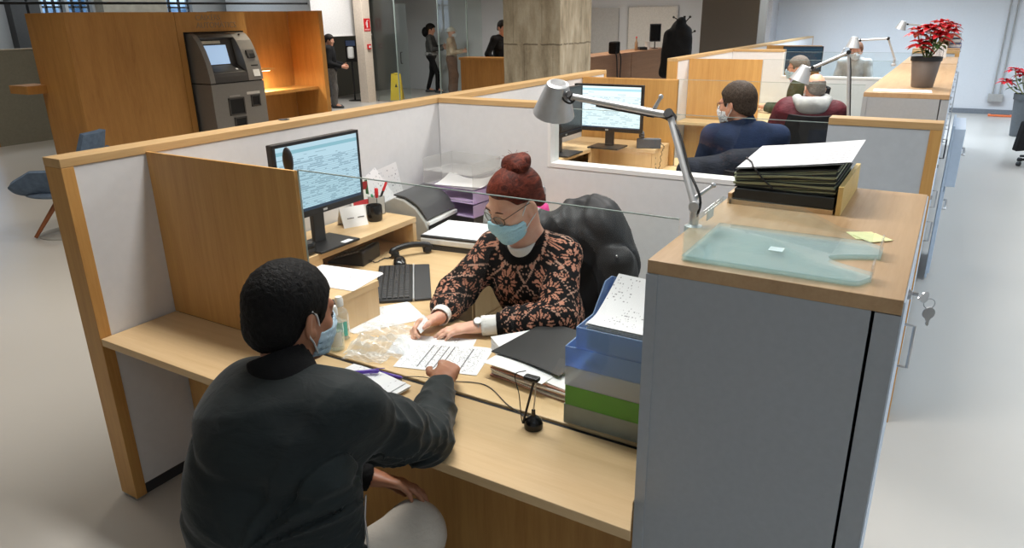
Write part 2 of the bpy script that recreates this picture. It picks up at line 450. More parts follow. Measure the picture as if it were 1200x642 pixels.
# ------------------------------------------------------------------ cabinets along the aisle
def lock_with_keys(parent, x, y, z, M=None):
    R = Matrix.Rotation(PI / 2, 4, 'Y')
    lk = MB().lathe([(0, 0), (.009, 0), (.009, .006), (.005, .007), (0, .007)], (x, y, z), 16, R).build('lock', M_steel, parent, sm=40)
    return lk
def cabinet(label, y0, y1, h, top_mat=None, doors=1, x0=-.507, x1=-.015, drawers=0, front_gap=True):
    t = thing('storage_cabinet', label, 'cabinet', ((x0 + x1) / 2, y0, 0), 0, 'grey storage cabinets along the aisle')
    MB().box((x0, y0, .05), (x1 - .05, y1, h - .03)).build('body', M_greymel, t)
    MB().box((x0 + .03, y0 + .03, 0), (x1 - .06, y1 - .03, .05)).build('plinth', M_dark, t)
    MB().box((x0, y0 - .0, h - .03), (x1, y1, h)).build('top', M_ctop if top_mat is None else top_mat, t, bev=.0015)
    MB().box((x0 - .0012, y0 - .003, .05), (x0 + .026, y0, h - .031)).build('edge_strip', M_greymel, t, bev=.0008)
    n = doors; L = (y1 - y0) / n
    for k in range(n):
        a, c = y0 + k * L + .002, y0 + (k + 1) * L - .002
        MB().box((x1 - .044, a, .052), (x1, c, h - .032)).build('door', M_greymel, t, bev=.001)
        dr = kids(t)[-1]
        ob = MB().box((x1, a, .052), (x1 + .003, c, h - .004)).build('door_edging', M_bluewhite, t)
        lk = MB().lathe([(0, 0), (.010, 0), (.010, .006), (.004, .008), (0, .008)], (x1 + .003, a + .13, h - .032), 16, Matrix.Rotation(PI / 2, 4, 'Y')).build('lock', M_steel, ob, sm=40)
        MB().tube([(x1 + .003, c - .06, h * .62), (x1 + .03, c - .06, h * .62), (x1 + .03, c - .06, h * .72), (x1 + .003, c - .06, h * .72)], .005).build('handle', M_steel, ob, sm=50)
    return t
C1 = cabinet('tall grey storage cabinet with oak top in the foreground, bunch of keys in its lock', 1.3945, 2.326, 1.365)
# keys hanging from the lock
kt = thing('key_ring', 'small steel keys hanging from the lock of the foreground cabinet', 'keys', (.012, 1.54, 1.335))
def key_shape(mb, o, down, side, nrm, L=.036, hr=.0115):
    o, down, side, nrm = map(Vector, (o, down, side, nrm))
    M = frame(o, side, down, nrm)
    P = [(hr * math.cos(a) * 1.05, hr * .9 + hr * math.sin(a)) for a in [PI * .62 + i * (PI * 1.76) / 14 for i in range(15)]]
    P = arc((0, hr), hr, PI * .65, PI * 2.35, 16)
    poly = P + [(.0035, hr * 2 + .004), (.0035, L), (.0015, L + .003), (-.002, L), (-.0032, L - .004), (-.0018, L - .007), (-.0034, L - .010), (-.0034, hr * 2 + .004)]
    hole = None
    mb.prism(poly, -.001, .001, M)
    return mb
k = MB(); key_shape(k, (.024, 1.532, 1.334), (-.55, -.83, .0), (0, 0, 1), (.83, -.55, 0), .03, .012)
k.build('lock_key', M_steel, kt)
MB().tube([(-.012, 1.536, 1.333), (.006, 1.535, 1.333)], .004).build('key_bow', M_steel, kt, sm=50)
k = MB(); key_shape(k, (.029, 1.530, 1.312), (.0, .0, -1), (.856, .516, 0), (.516, -.856, 0), .037, .0125); k.build('hanging_key', M_steel, kt)
MB().tube([(.027 + .0095 * math.cos(a), 1.531 + .004 * math.cos(a), 1.3195 + .0105 * math.sin(a)) for a in [i * 2 * PI / 18 for i in range(19)]], .0011, 8).build('split_ring', M_steel, kt, sm=60)

cabinet('low grey storage cabinet behind the oak-edged end panel', 3.62, 5.28, 1.08, doors=2)
C3 = cabinet('long grey storage cabinet with oak top that carries the poinsettia in the taupe pot', 5.33, 8.5, 1.365, doors=4)
C4 = cabinet('far grey storage cabinet with oak top, next to last in the aisle row', 8.56, 9.9, 1.365, doors=2)
C5 = cabinet('farthest grey storage cabinet of the aisle row, with blue binders on top', 10.2, 12.4, 1.44, doors=3)
# pulled out pedestal drawer and knobs on the aisle side
t = thing('drawer_pedestal', 'pale drawer unit with its upper drawer pulled out into the aisle', 'drawer unit', (.05, 6.0, 0))
MB().box((.036, 5.75, .02), (.05, 6.45, 1.12)).build('body', M_bluewhite, t, bev=.002)
d = MB().box((.05, 5.77, .70), (.115, 6.43, 1.10)).build('drawer', M_bluewhite, t, bev=.003)
MB().tube([(.115, 5.95, .9), (.135, 5.95, .9), (.135, 6.25, .9), (.115, 6.25, .9)], .007).build('handle', M_steel, d, sm=50)
d = MB().box((.05, 5.77, .05), (.062, 6.43, .66)).build('drawer', M_bluewhite, t, bev=.003)
MB().tube([(.062, 5.95, .5), (.085, 5.95, .5), (.085, 6.25, .5), (.062, 6.25, .5)], .007).build('handle', M_steel, d, sm=50)
# ------------------------------------------------------------------ screens
def screen_mat(name, bg, ink, head, rows, half, strength=.9, dens=.5, side=0.0):
    n = NT(name); n.set(.25, 0, .4)
    tc = n.node('ShaderNodeTexCoord'); sp = n.node('ShaderNodeSeparateXYZ', {0: (tc, 'Object')})
    u = n.math('DIVIDE', (sp, 0), half[0]); v = n.math('DIVIDE', (sp, 2), half[1])
    rowi = n.math('MULTIPLY', v, rows / 2)
    line = n.math('LESS_THAN', n.math('FRACT', rowi), .38)
    cmb = n.node('ShaderNodeCombineXYZ', {0: n.math('MULTIPLY', u, 3.5), 1: n.math('MULTIPLY', n.math('FLOOR', rowi), 3.7), 2: 3.0})
    wd = n.math('GREATER_THAN', n.noise((cmb, 0), 1.5, 1), dens)
    rule = n.math('LESS_THAN', n.math('FRACT', n.math('ADD', rowi, .3)), .16)
    body = n.math('LESS_THAN', v, .55)
    k = n.math('MULTIPLY', n.math('MAXIMUM', n.math('MULTIPLY', line, wd), n.math('MULTIPLY', rule, 1.0)), body)
    few = n.math('MULTIPLY', n.math('MULTIPLY', line, n.math('GREATER_THAN', n.noise((cmb, 0), 1.1, 1), .6)), n.math('LESS_THAN', v, .72))
    k = n.math('MAXIMUM', k, few)
    hd = n.math('MULTIPLY', n.math('GREATER_THAN', v, .80), n.math('LESS_THAN', v, .91))
    bar = n.math('LESS_THAN', v, -.955)
    m1 = n.node('ShaderNodeMix', {0: n.math('MULTIPLY', k, .7), 6: bg, 7: ink}, data_type='RGBA')
    m2 = n.node('ShaderNodeMix', {0: hd, 6: (m1, 2), 7: head}, data_type='RGBA')
    m3 = n.node('ShaderNodeMix', {0: bar, 6: (m2, 2), 7: C(40, 60, 80)}, data_type='RGBA')
    n.base(C(8, 8, 9))
    n.l.new(m3.outputs[2], n.b.inputs['Emission Color']); n.b.inputs['Emission Strength'].default_value = strength
    return n.m
def monitor(label, loc, rz, w, h, zc, mat, base=(.25, .20), back=.10, off=0.0, group=None):
    """local: screen faces -y, centred on x = 0; zc: height of the screen centre above loc"""
    t = thing('computer_monitor', label, 'monitor', loc, rz, group)
    cs = MB().box((-w / 2, -.012, zc - h / 2), (w / 2, .022, zc + h / 2)); cs.box((-w * .32, .02, zc - h * .3), (w * .32, .05, zc + h * .3))
    cs = cs.build('housing', M_black, t, world=False, bev=.004)
    bz = MB()
    for a, b in [((-w / 2, -.018, zc + h / 2 - .014), (w / 2, -.012, zc + h / 2)), ((-w / 2, -.018, zc - h / 2), (w / 2, -.012, zc - h / 2 + .028)),
                 ((-w / 2, -.018, zc - h / 2 + .028), (-w / 2 + .014, -.012, zc + h / 2 - .014)), ((w / 2 - .014, -.018, zc - h / 2 + .028), (w / 2, -.012, zc + h / 2 - .014))]: bz.box(a, b)
    bz = bz.build('bezel', M_black, cs, world=False, bev=.001)
    hw, hh = w / 2 - .014, (h - .042) / 2
    sc = MB().box((-hw, -.0015, -hh), (hw, .0015, hh)).build('display', mat, t, world=False); sc.location = (0, -.0145, zc + .007)
    bd = MB().box((-.012, -.0195, zc - h / 2 + .009), (.012, -.018, zc - h / 2 + .018)).build('badge', M_alu, cs, world=False)
    MB().box((-.035, .03, .01), (.035, .055, zc)).build('neck', M_dark, t, world=False, bev=.006)
    MB().box((-base[0] / 2, .055 - base[1] * .75 + back * 0, 0), (base[0] / 2, .055 + base[1] * .25, .012)).build('base', M_black, t, world=False, bev=.004)
    return t
S1 = screen_mat('screen_table', C(188, 222, 236), C(96, 128, 150), C(142, 192, 206), 34, (.24, .14), .80, .56)
mon1 = monitor('black computer monitor showing a pale blue table, beside the seated woman', (-2.366, 2.235, .89), PI / 2, .51, .335, .325, S1, group='booth computer monitors')
MB().box((.03, -.09, .0122), (.085, -.06, .0127)).build('sticker', M_paper, mon1, world=False)
S2 = screen_mat('screen_form', C(226, 246, 250), C(150, 170, 180), C(170, 214, 226), 26, (.25, .15), 1.05, .60)
mon2 = monitor('bright computer monitor of the second booth, under the lamp arm', (-2.195, 5.02, .92), 0, .55, .345, .295, S2, group='booth computer monitors')
S3 = screen_mat('screen_off_reflection', C(70, 58, 46), C(60, 50, 40), C(70, 60, 50), 10, (.25, .15), .25, .9)  # monitor is off; the brown glow is a painted reflection of the desk
monitor('dark second monitor seen edge-on behind the lamp head', (-2.36, 4.62, .92), PI / 2, .52, .34, .30, S3, group='booth computer monitors')
S4 = screen_mat('screen_dark_blue', C(40, 84, 112), C(70, 120, 150), C(50, 100, 130), 12, (.25, .15), .35, .6)
monitor('dark blue computer monitor behind the grey-haired man', (-2.02, 11.74, .92), 0.1, .56, .36, .30, S4, group='booth computer monitors')

# ------------------------------------------------------------------ monitor shelves (risers)
def riser(label, mirror=None, h=.15, yA=1.99, yB=2.815):
    f = (lambda y: y) if mirror is None else (lambda y: mirror - y)
    z0, z1 = .74, .74 + h
    def bx(a, b):
        y0, y1 = sorted((f(a[1]), f(b[1]))); return MB().box((a[0], y0, a[2]), (b[0], y1, b[2]))
    t = thing('monitor_shelf', label, 'shelf', (-2.3, f(2.0), z0), 0, 'oak monitor shelves')
    MB().prism([(x, f(y)) for x, y in [(-2.606, 1.64), (-1.842, 1.64), (-1.832, 1.985), (-2.285, 1.995), (-2.30, 2.815), (-2.606, 2.815)]], z1 - .028, z1).build('top', M_desky, t, bev=.002)
    bx((-2.60, 2.787, z0), (-2.302, 2.813, z1 - .028)).build('end_panel', M_deskz, t, bev=.001)
    bx((-2.60, 1.66, z0), (-2.575, 2.787, z1 - .028)).build('back_panel', M_deskz, t)
    MB().prism([(x, f(y)) for x, y in [(-1.866, 1.645), (-1.844, 1.645), (-1.834, 1.980), (-1.856, 1.982)]], z0, z1 - .028).build('side_panel', M_deskz, t, bev=.001)
    bx((-2.31, 1.962, z0), (-1.858, 1.981, z1 - .028)).build('front_panel', M_deskz, t)
    bx((-2.31, 1.981, z0), (-2.288, 2.13, z1 - .028)).build('front_panel', M_deskz, t)
    return t
riser('oak shelf that lifts the monitor and the black mug off the desk')
riser('oak shelf that lifts the bright monitor of the second booth', 7.06, .18)
riser('oak shelf that lifts the dark blue monitor of the farthest booth', 13.66, .18)

# ------------------------------------------------------------------ small things on the first desk
def keyboard(label, c, rz, group=None):
    t = thing('keyboard', label, 'keyboard', c, rz, group)
    MB().box((-.23, -.085, 0), (.23, .075, .014)).build('case', M_black, t, world=False, bev=.004)
    MB().prism([(-.225, -.165), (.225, -.165), (.23, -.092), (-.23, -.092)], 0, .012).build('palm_rest', M_dark, t, world=False, bev=.005)
    MB().box((-.228, -.0925, .002), (.228, -.086, .0155)).build('silver_strip', M_alu, t, world=False, bev=.001)
    kb = MB()
    for r in range(6):
        y = .058 - r * .024; x = -.215
        ws = [1] * 17 if r not in (4, 5) else ([1.4] + [1] * 10 + [1.6] + [1] * 4 if r == 4 else [1.3, 1.1, 1.1, 5.2, 1.1, 1.1, 1.3, 1, 1, 1, 1, 1])
        for w_ in ws:
            if x + w_ * .0252 > .222: break
            kb.box((x, y - .009, .014), (x + w_ * .0252 - .004, y + .009, .0195)); x += w_ * .0252
    kb.build('keys', M_dark, t, world=False, bev=.001)
    return t
keyboard('black keyboard with a wide palm rest on the desk beside the seated woman', (-2.02, 2.285, .74), math.radians(128.5), None)
t = thing('computer_mouse', 'black computer mouse between keyboard and telephone handset', 'mouse', (-2.172, 2.512, .74), math.radians(40))
mm = MB()
mm.sheet(lambda u, v: ((u - .5) * .066 * (1 - .25 * abs(2 * v - 1) ** 3), (v - .5) * .115, .038 * max(0, (1 - abs(2 * u - 1) ** 2.6)) ** .6 * max(0, 1 - abs(2 * v - 1) ** 2.4) ** .6 + .001), 16, 20)
mm.build('shell', M_blackg, t, world=False, sm=70)
MB().ball((0, .03, .0365), (.004, .011, .005)).build('wheel', M_dark, t, world=False, sm=60)
# telephone under the shelf, handset lying in front
def phone(label, loc, rz, mat, handset_off=None, group=None, cord=None):
    t = thing('desk_telephone', label, 'telephone', loc, rz, group)
    b = MB().prism([(-.10, .012), (.09, .075), (.10, .072), (.10, 0), (-.10, 0)], -.09, .09, Matrix.Rotation(PI / 2, 4, 'X') @ Matrix.Identity(4)).build('body', mat, t, world=False, bev=.006)
    sl = math.atan2(.063, .19)
    R = T(0, 0, .046) @ Matrix.Rotation(-sl, 4, 'Y')
    kp = MB(R)
    for i in range(4):
        for j in range(3): kp.box((-.075 + i * .021, -.005 + j * .022, .001), (-.061 + i * .021, .010 + j * .022, .006))
    for i in range(8): kp.box((-.07 + i * .019, -.082, .001), (-.06 + i * .019, -.07, .005))
    kp.build('keys', M_greypl, t, world=False, bev=.001)
    MB(R).box((.03, -.03, .001), (.085, .075, .004)).build('display', plain('lcd_grey', C(120, 130, 126), .2), t, world=False, bev=.001)
    pts = [(-.10, 0, 0), (-.092, 0, .016), (-.06, 0, .028), (0, 0, .034), (.06, 0, .028), (.092, 0, .016), (.10, 0, 0)]
    hs = MB()
    if handset_off is None: M = R @ T(-.0, -.055, .022)
    else: M = handset_off
    hs.M = M
    hs.tube([(p[0], 0, p[2]) for p in spline(pts, 4)], [.019] * 5 + [.0155] * 14 + [.019] * 6, 12)
    for sx in (-1, 1): hs.lathe([(0, -.024), (.021, -.022), (.022, -.004), (.016, .006), (0, .008)], (sx * .086, 0, .008), 16)
    hs.build('handset', mat, t, world=False, sm=50)
    if cord:
        pts = spline(cord, 10); out = []
        for i, p in enumerate(pts):
            a = i * 1.5; out.append(p + Vector((math.cos(a) * .005, math.sin(a) * .005, 0)))
        MB().tube(out, .0022, 6).build('cord', M_black, t, world=False, sm=60)
    return t
R_hand = T(.2525, .127, .0235) @ Rz(math.radians(42)) @ Matrix.Scale(.98, 4)
phone('black telephone under the oak shelf with its handset lying off the hook', (-2.42, 2.46, .74), math.radians(15), M_black, R_hand, 'desk telephones',
      [(.10, -.02, .01), (.13, -.02, .004), (.14, .04, .004), (.16, .05, .004), (.178, .06, .012)])
M_phone2 = plain('slate_plastic', C(84, 88, 96), .4)
phone('grey telephone with hanging cord on the shelf of the second booth', (-1.93, 5.20, .92), math.radians(-70), M_phone2, None, 'desk telephones',
      [(.02, .088, .03), (.07, .115, .01), (.115, .10, -.02), (.13, .09, -.12), (.122, .075, -.17), (.122, .055, -.12), (.115, .05, -.02), (.09, .02, .004)])
# black rounded device beside the monitor
t = thing('speaker', 'small black rounded speaker beside the monitor base, next to the oak panel', 'speaker', (-2.36, 2.07, .89), math.radians(0))
MB().prism([(-.05, -.05), (.045, -.055), (.06, -.03), (.062, .03), (.045, .06), (-.05, .055)], 0, .052).build('body', M_blackg, t, world=False, bev=.012)
MB().box((.0615, -.03, .016), (.0635, .03, .03)).build('slot', M_dark, t, world=False)
t = thing('intercom', 'small dark oval speaker peeking over the oak panel in front of the screen', 'intercom', (-1.925, 1.70, .89))
MB().tube([(-.0, 0, 0), (-.01, 0, .3), (-.015, 0, .47)], .006).build('stem', M_black, t, world=False, sm=60)
MB().ball((-.018, 0, .515), (.024, .012, .048)).build('speaker_head', M_dark, t, world=False, sm=60)
MB().lathe([(0, 0), (.045, 0), (.045, .008), (.01, .014), (0, .014)]).build('base', M_black, t, world=False, sm=40)
# mug, pens, cards on the shelf
t = thing('mug', 'black glazed mug on the oak shelf beside the white folded card', 'mug', (-2.445, 2.66, .89))
MB().lathe([(0, 0), (.034, 0), (.039, .006), (.041, .04), (.041, .078), (.038, .082), (.036, .078), (.035, .01), (0, .008)], (0, 0, 0), 32).build('cup', M_blackg, t, world=False, sm=50)
MB().tube([(-.02, .036, .065), (-.03, .062, .06), (-.03, .064, .03), (-.02, .037, .02)], .0055).build('handle', M_blackg, t, world=False, sm=60)
t = thing('pen_holder', 'square frosted pen holder behind the black mug', 'pen holder', (-2.52, 2.765, .89))
ph = MB()
for a, b in [((-.03, -.03, 0), (.03, .03, .004)), ((-.03, -.03, 0), (-.027, .03, .095)), ((.027, -.03, 0), (.03, .03, .095)), ((-.03, -.03, 0), (.03, -.027, .095)), ((-.03, .027, 0), (.03, .03, .095))]: ph.box(a, b)
ph.build('box', plain('frosted_grey', C(188, 188, 184), .4), t, world=False)
def marker(label, cat, name, p0, p1, r, cbody, ccap, group=None):
    p0, p1 = Vector(p0), Vector(p1); t = thing(name, label, cat, p0, 0, group); d = p1 - p0; a = p0 + d * .72
    MB().tube([p0, p0 + d * .02, a], [r * .4, r, r], 10).build('barrel', cbody, t, sm=50)
    MB().tube([a, p1 - d * .02, p1], [r * 1.15, r * 1.15, r * .8], 10).build('cap', ccap, t, sm=50)
    return t
g = 'markers in the pen holder'
marker('fat red marker upright in the pen holder, ahead of the thin ones', 'marker', 'marker_pen', (-2.505, 2.75, .896), (-2.50, 2.748, 1.035), .0085, M_redpl, M_redpl, g)
marker('black marker with red end leaning to one side of the pen holder', 'marker', 'marker_pen', (-2.53, 2.755, .896), (-2.49, 2.82, 1.055), .006, M_black, M_redpl, g)
marker('thin green-capped pen lying across the pen holder', 'pen', 'pen', (-2.54, 2.78, .90), (-2.53, 2.742, 1.00), .005, M_whitepl, plain('green_plastic', C(70, 160, 110), .4))
# folded white card
t = thing('tent_card', 'white folded card with two dark marks standing below the monitor corner', 'card', (-2.49, 2.545, .89), math.radians(-24))
tc = MB(); tc.sheet(lambda u, v: ((0.045 - v * .045), (u - .5) * .13, v * .095), 1, 1, .001); tc.sheet(lambda u, v: (-.045 + v * .045, (.5 - u) * .13, v * .095), 1, 1, .001)
tc.build('card', M_paper, t, world=False)
mk = MB()
for y in (-.035, .02):
    for i in range(4): mk.box((.0272, y + i * .009 - .002, .040), (.0282, y + i * .009 + .005, .0445), None)
mk.build('print', plain('ink', C(40, 40, 44), .8), t, world=False)
# brochure standing up
def leaflet_mat(name, cols, scale):
    n = NT(name); n.set(.4); v = n.coord()
    f = (n.node('ShaderNodeTexVoronoi', {'Vector': v, 'Scale': scale}), 'Color')
    s = n.node('ShaderNodeSeparateColor', {0: f})
    st = [(i / len(cols), c) for i, c in enumerate(cols)]
    n.base(n.ramp((s, 0), st, 'CONSTANT')); return n.m
t = thing('brochure', 'printed brochure with green and red picture leaning behind the black mug', 'brochure', (-2.56, 2.70, .89), math.radians(-28))
MB().box((-.004, -.055, 0), (0, .055, .20), Matrix.Rotation(-.16, 3, 'Y')).build('pages', M_paper, t, world=False)
MB().box((.0003, -.05, .095), (.001, .045, .185), Matrix.Rotation(-.16, 3, 'Y')).build('picture', leaflet_mat('leaflet_print', [C(90, 140, 70), C(222, 222, 214), C(150, 40, 40), C(40, 90, 50), C(236, 236, 230)], 34), t, world=False)
MB().box((.0003, -.045, .06), (.001, .04, .085), Matrix.Rotation(-.16, 3, 'Y')).build('red_band', plain('red_print', C(196, 60, 66), .5), t, world=False)
P_LEAF = paper_mat('paper_sparse', ink=C(130, 130, 140), rows=16, density=.64)
def sheet_thing(label, c, rz, w, h, n=1, mat=None, curl=0.0, name='paper_sheet', cat='paper', group=None, zstep=.0006, jitter=.006, tilt=None, seed=1):
    rnd = random.Random(seed); t = thing(name, label, cat, c, rz, group)
    for k in range(n):
        dx, dy, a = (rnd.uniform(-jitter, jitter), rnd.uniform(-jitter, jitter), rnd.uniform(-jitter, jitter) * 3) if k else (0, 0, 0)
        zz = (n - 1 - k) * zstep
        m = MB().sheet(lambda u, v: ((u - .5) * w, (v - .5) * h, curl * ((abs(2 * u - 1) ** 3) * (v ** 2)) + .0004), 10, 10, .0004)
        o = m.build('sheet' if n > 1 else 'page', mat if (k == 0 and mat) else M_paper, t, world=False, sm=60)
        o.location = (dx, dy, zz); o.rotation_euler = (0, 0, a)
        if tilt: o.rotation_euler = (tilt[0], tilt[1], a)
    return t
t = sheet_thing('loose printed sheet leaning on the partition behind the black scanner', (-2.585, 2.93, .967), 0, .20, .28, 1, P_LEAF)
t.rotation_euler = (math.radians(90), math.radians(-12), math.radians(75))
t = sheet_thing('loose printed sheet leaning beside the scanner, behind the pen holder', (-2.575, 2.84, .975), 0, .16, .24, 1, P_LEAF)
t.rotation_euler = (math.radians(80), math.radians(-30), math.radians(80))
# papers on the shelf box
P_TXT = paper_mat('paper_letter', ink=C(120, 120, 126), rows=34, density=.52, gate=.22)
sheet_thing('white letter lying on the oak box beside the keyboard', (-1.995, 1.925, .8905), math.radians(8), .30, .21, 3, P_LEAF, .0, 'paper_sheet', jitter=.012)
# scanner / printer
t = thing('document_scanner', 'grey and black desktop scanner with a curved lid on the corner of the desk', 'scanner', (-2.43, 3.02, .74), math.radians(6))
prof = [(-.13, 0), (.14, 0), (.14, .075), (.125, .11), (.07, .175), (.0, .215), (-.06, .225), (-.13, .19)]
MB().prism(prof, -.165, .165, Matrix.Rotation(PI / 2, 4, 'X')).build('body', plain('scanner_grey', C(170, 168, 162), .5), t, world=False, bev=.006)
lid = MB(); lid.sheet(lambda u, v: ((lambda q: (q[0], (u - .5) * .30, q[1]))(spline([(.128, .116, 0), (.075, .184, 0), (.0, .224, 0), (-.07, .232, 0)], 6)[min(18, int(v * 18))])), 1, 18, -.008)
lid.build('curved_lid', plain('scanner_lid', C(72, 72, 74), .35), t, world=False, sm=50)
MB().box((.118, -.15, .088), (.148, .15, .108)).build('silver_bar', M_whitepl, t, world=False, bev=.003)
MB().box((.1395, -.15, .02), (.146, .15, .082)).build('paper_slot', M_gap, t, world=False)
bt = MB()
for i in range(4): bt.ball((.02 + i * .018, .125 - i * .004, .2105 - i * .012), (.006, .006, .004), 10, 6)
bt.build('buttons', M_greypl, t, world=False, sm=60)
# flat white unit with paper on it
t = thing('flatbed_scanner', 'white flat document unit with paper on its lid, between the oak shelf and the woman', 'scanner', (-2.055, 2.945, .74), math.radians(8))
MB().box((-.20, -.155, .0), (.20, .15, .028)).build('dark_base', M_dark, t, world=False, bev=.004)
MB().box((-.205, -.16, .03), (.205, .155, .062)).build('white_body', M_whitepl, t, world=False, bev=.006)
MB().box((-.203, -.158, .064), (.203, .153, .074)).build('dark_lid', M_dark, t, world=False, bev=.002)
MB().prism([(.0, .0)] + arc((.09, .04), .085, PI, 0, 14) + [(.175, .0)], .0, .03, T(0, .19, .06) @ Matrix.Rotation(PI / 2, 4, 'X')).build('rounded_guide', plain('guide_grey', C(150, 150, 146), .5), t, world=False, bev=.004)
sheet_thing('sheets with a few printed marks on the flat white document unit', (-2.055, 2.945, .815), math.radians(8), .395, .29, 3, paper_mat('paper_marks', rows=8, density=.68, half=(.2, .145)), jitter=.004)
# purple letter trays in the corner
def tray(label, loc, rz, w, d, h, mat, group, flange=0.0, front_cut=0.0, name='letter_tray'):
    """local: open front towards -y"""
    t = thing(name, label, 'tray', loc, rz, group); th = .0035
    b = MB().box((-w / 2, -d / 2, 0), (w / 2, d / 2, th)); b.build('floor_plate', mat, t, world=False)
    s = MB().box((-w / 2, -d / 2, th), (-w / 2 + th, d / 2, h)).build('side_wall', mat, t, world=False)
    s = MB().box((w / 2 - th, -d / 2, th), (w / 2, d / 2, h)).build('side_wall', mat, t, world=False)
    s = MB().box((-w / 2 + th, d / 2 - th, th), (w / 2 - th, d / 2, h)).build('back_wall', mat, t, world=False)
    return t
M_purple = thin_glass('purple_acrylic', (.84, .70, .92, 1), 1, .06, .38)
M_clear = thin_glass('clear_acrylic', (.93, .93, .92, 1), 1, .05, .10)
for k, (m, l) in enumerate([(M_purple, 'lowest purple letter tray of the corner stack'), (M_purple, 'second purple letter tray up in the corner stack'), (M_clear, 'clear letter tray above the purple ones in the corner'), (M_clear, 'topmost clear letter tray of the corner stack')]):
    tray(l, (-2.34, 3.30, .815 + k * .078), math.radians(-4), .36, .26, .07, m, 'letter trays in the corner')
t = thing('tray_stand', 'dark low box under the purple letter trays', 'box', (-2.34, 3.30, .74), math.radians(-4))
MB().box((-.17, -.12, 0), (.17, .12, .07)).build('body', M_dark, t, world=False, bev=.004); MB().box((-.15, -.1215, .02), (.15, -.12, .05)).build('front', M_black, t, world=False)
sheet_thing('white papers inside the clear trays of the corner stack', (-2.31, 3.29, .976), math.radians(8), .28, .2, 4, None, .03, jitter=.02)
sheet_thing('lilac papers inside the second purple tray', (-2.34, 3.29, .899), math.radians(-6), .29, .2, 4, plain('lilac_paper', C(196, 170, 206), .8), .0, jitter=.01)
# pink bottle
t = thing('bottle', 'small pink bottle with black neck and silver cap by the white partition', 'bottle', (-1.772, 3.22, .74))
MB().lathe([(0, 0), (.036, 0), (.04, .006), (.04, .16), (.034, .185), (.018, .20), (.018, .205)], (0, 0, 0), 24).build('body', plain('hot_pink', C(232, 74, 150), .4), t, world=False, sm=40)
MB().box((-.008, -.0415, .12), (.014, -.0395, .18)).build('white_label', M_paper, t, world=False)
MB().lathe([(0, .205), (.021, .205), (.021, .245), (0, .245)], (0, 0, 0), 20).build('neck', M_black, t, world=False, sm=40)
MB().lathe([(0, .2455), (.021, .2455), (.021, .27), (.015, .285), (0, .29)], (0, 0, 0), 20).build('cap', M_steel, t, world=False, sm=40)
# ------------------------------------------------------------------ papers between the two people
FORM = paper_mat('paper_form', c=C(240, 240, 242), ink=C(60, 60, 66), rows=30, axis=1, half=(.148, .105), density=.54, vbars=((-.46, .020), (-.26, .018), (-.06, .018), (.08, .018), (.56, .018)))
def flat(label, pts, n=1, mat=None, z=.7405, w=.297, h=.21, seed=2, **k):
    """a sheet whose long edge runs from pts[0] to pts[1]"""
    a, b = Vector(pts[0]), Vector(pts[1]); c = (a + b) / 2; d = (b - a); ang = math.atan2(d.y, d.x)
    nrm = Vector((-math.sin(ang), math.cos(ang), 0)); c = c + nrm * h / 2
    return sheet_thing(label, (c.x, c.y, z), ang, w, h, n, mat, seed=seed, **k)
flat('printed form with ruled columns under the woman\'s hands', [(-1.50, 1.652, 0), (-1.203, 1.742, 0)], 2, FORM, jitter=.004, z=.7412)
t = flat('second printed form lying half under the ruled form, towards the wrapper', [(-1.585, 1.725, 0), (-1.31, 1.83, 0)], 1, P_TXT, w=.297, h=.16, z=.7404, seed=5)
flat('white sheets on the desk beside the oak box', [(-1.80, 1.80, 0), (-1.66, 2.03, 0)], 4, P_TXT, w=.29, h=.20, z=.7405, seed=8)
# pile of folded notes with the purple pens
t = flat('pile of white folded leaflets on the counter by the man\'s elbow', [(-1.640, 1.512, 0), (-1.375, 1.435, 0)], 1, None, w=.0, h=.0)
bpy.data.objects.remove(kids(t)[0]); bpy.data.objects.remove(t)
t = thing('leaflet_pile', 'pile of white leaflets on the counter under the purple pens', 'paper', (-1.47, 1.515, .7405), math.radians(-4))
for k in range(7):
    o = MB().sheet(lambda u, v: ((u - .5) * .24, (v - .5) * .10, .0035 * k + .003 * math.sin(u * 6 + k) + .002), 8, 4, .0022).build('leaflet', P_LEAF if k == 6 else M_paper, t, world=False, sm=50)
    o.location = ((k % 3) * .010 - .01, (k % 2) * .006, 0); o.rotation_euler = (0, 0, .05 * math.sin(k * 2.1))
M_pur = plain('purple_plastic', C(92, 62, 168), .35)
def pen(label, p0, p1, r=.0068):
    p0, p1 = Vector(p0), Vector(p1); d = (p1 - p0); t = thing('pen', label, 'pen', p0, 0, 'purple pens')
    MB().tube([p0, p0 + d * .1, p0 + d * .75], [r * .25, r * .9, r], 10).build('barrel', M_pur, t, sm=50)
    MB().tube([p0 + d * .75, p0 + d * .96, p1], [r * 1.1, r * 1.1, r * .7], 10).build('cap', M_pur, t, sm=50)
    MB().box((-.0012, -.028, 0), (.0012, .002, .0016), d.to_track_quat('-Y', 'Z').to_matrix()).build('clip', M_pur, t, world=False).location = d * .93 + Vector((0, 0, r * 1.1))
    return t
pen('purple pen lying across the pile of leaflets', (-1.565, 1.475, .778), (-1.468, 1.557, .776))
pen('purple pen with open tip beside the pile, towards the form', (-1.405, 1.598, .747), (-1.492, 1.588, .747))
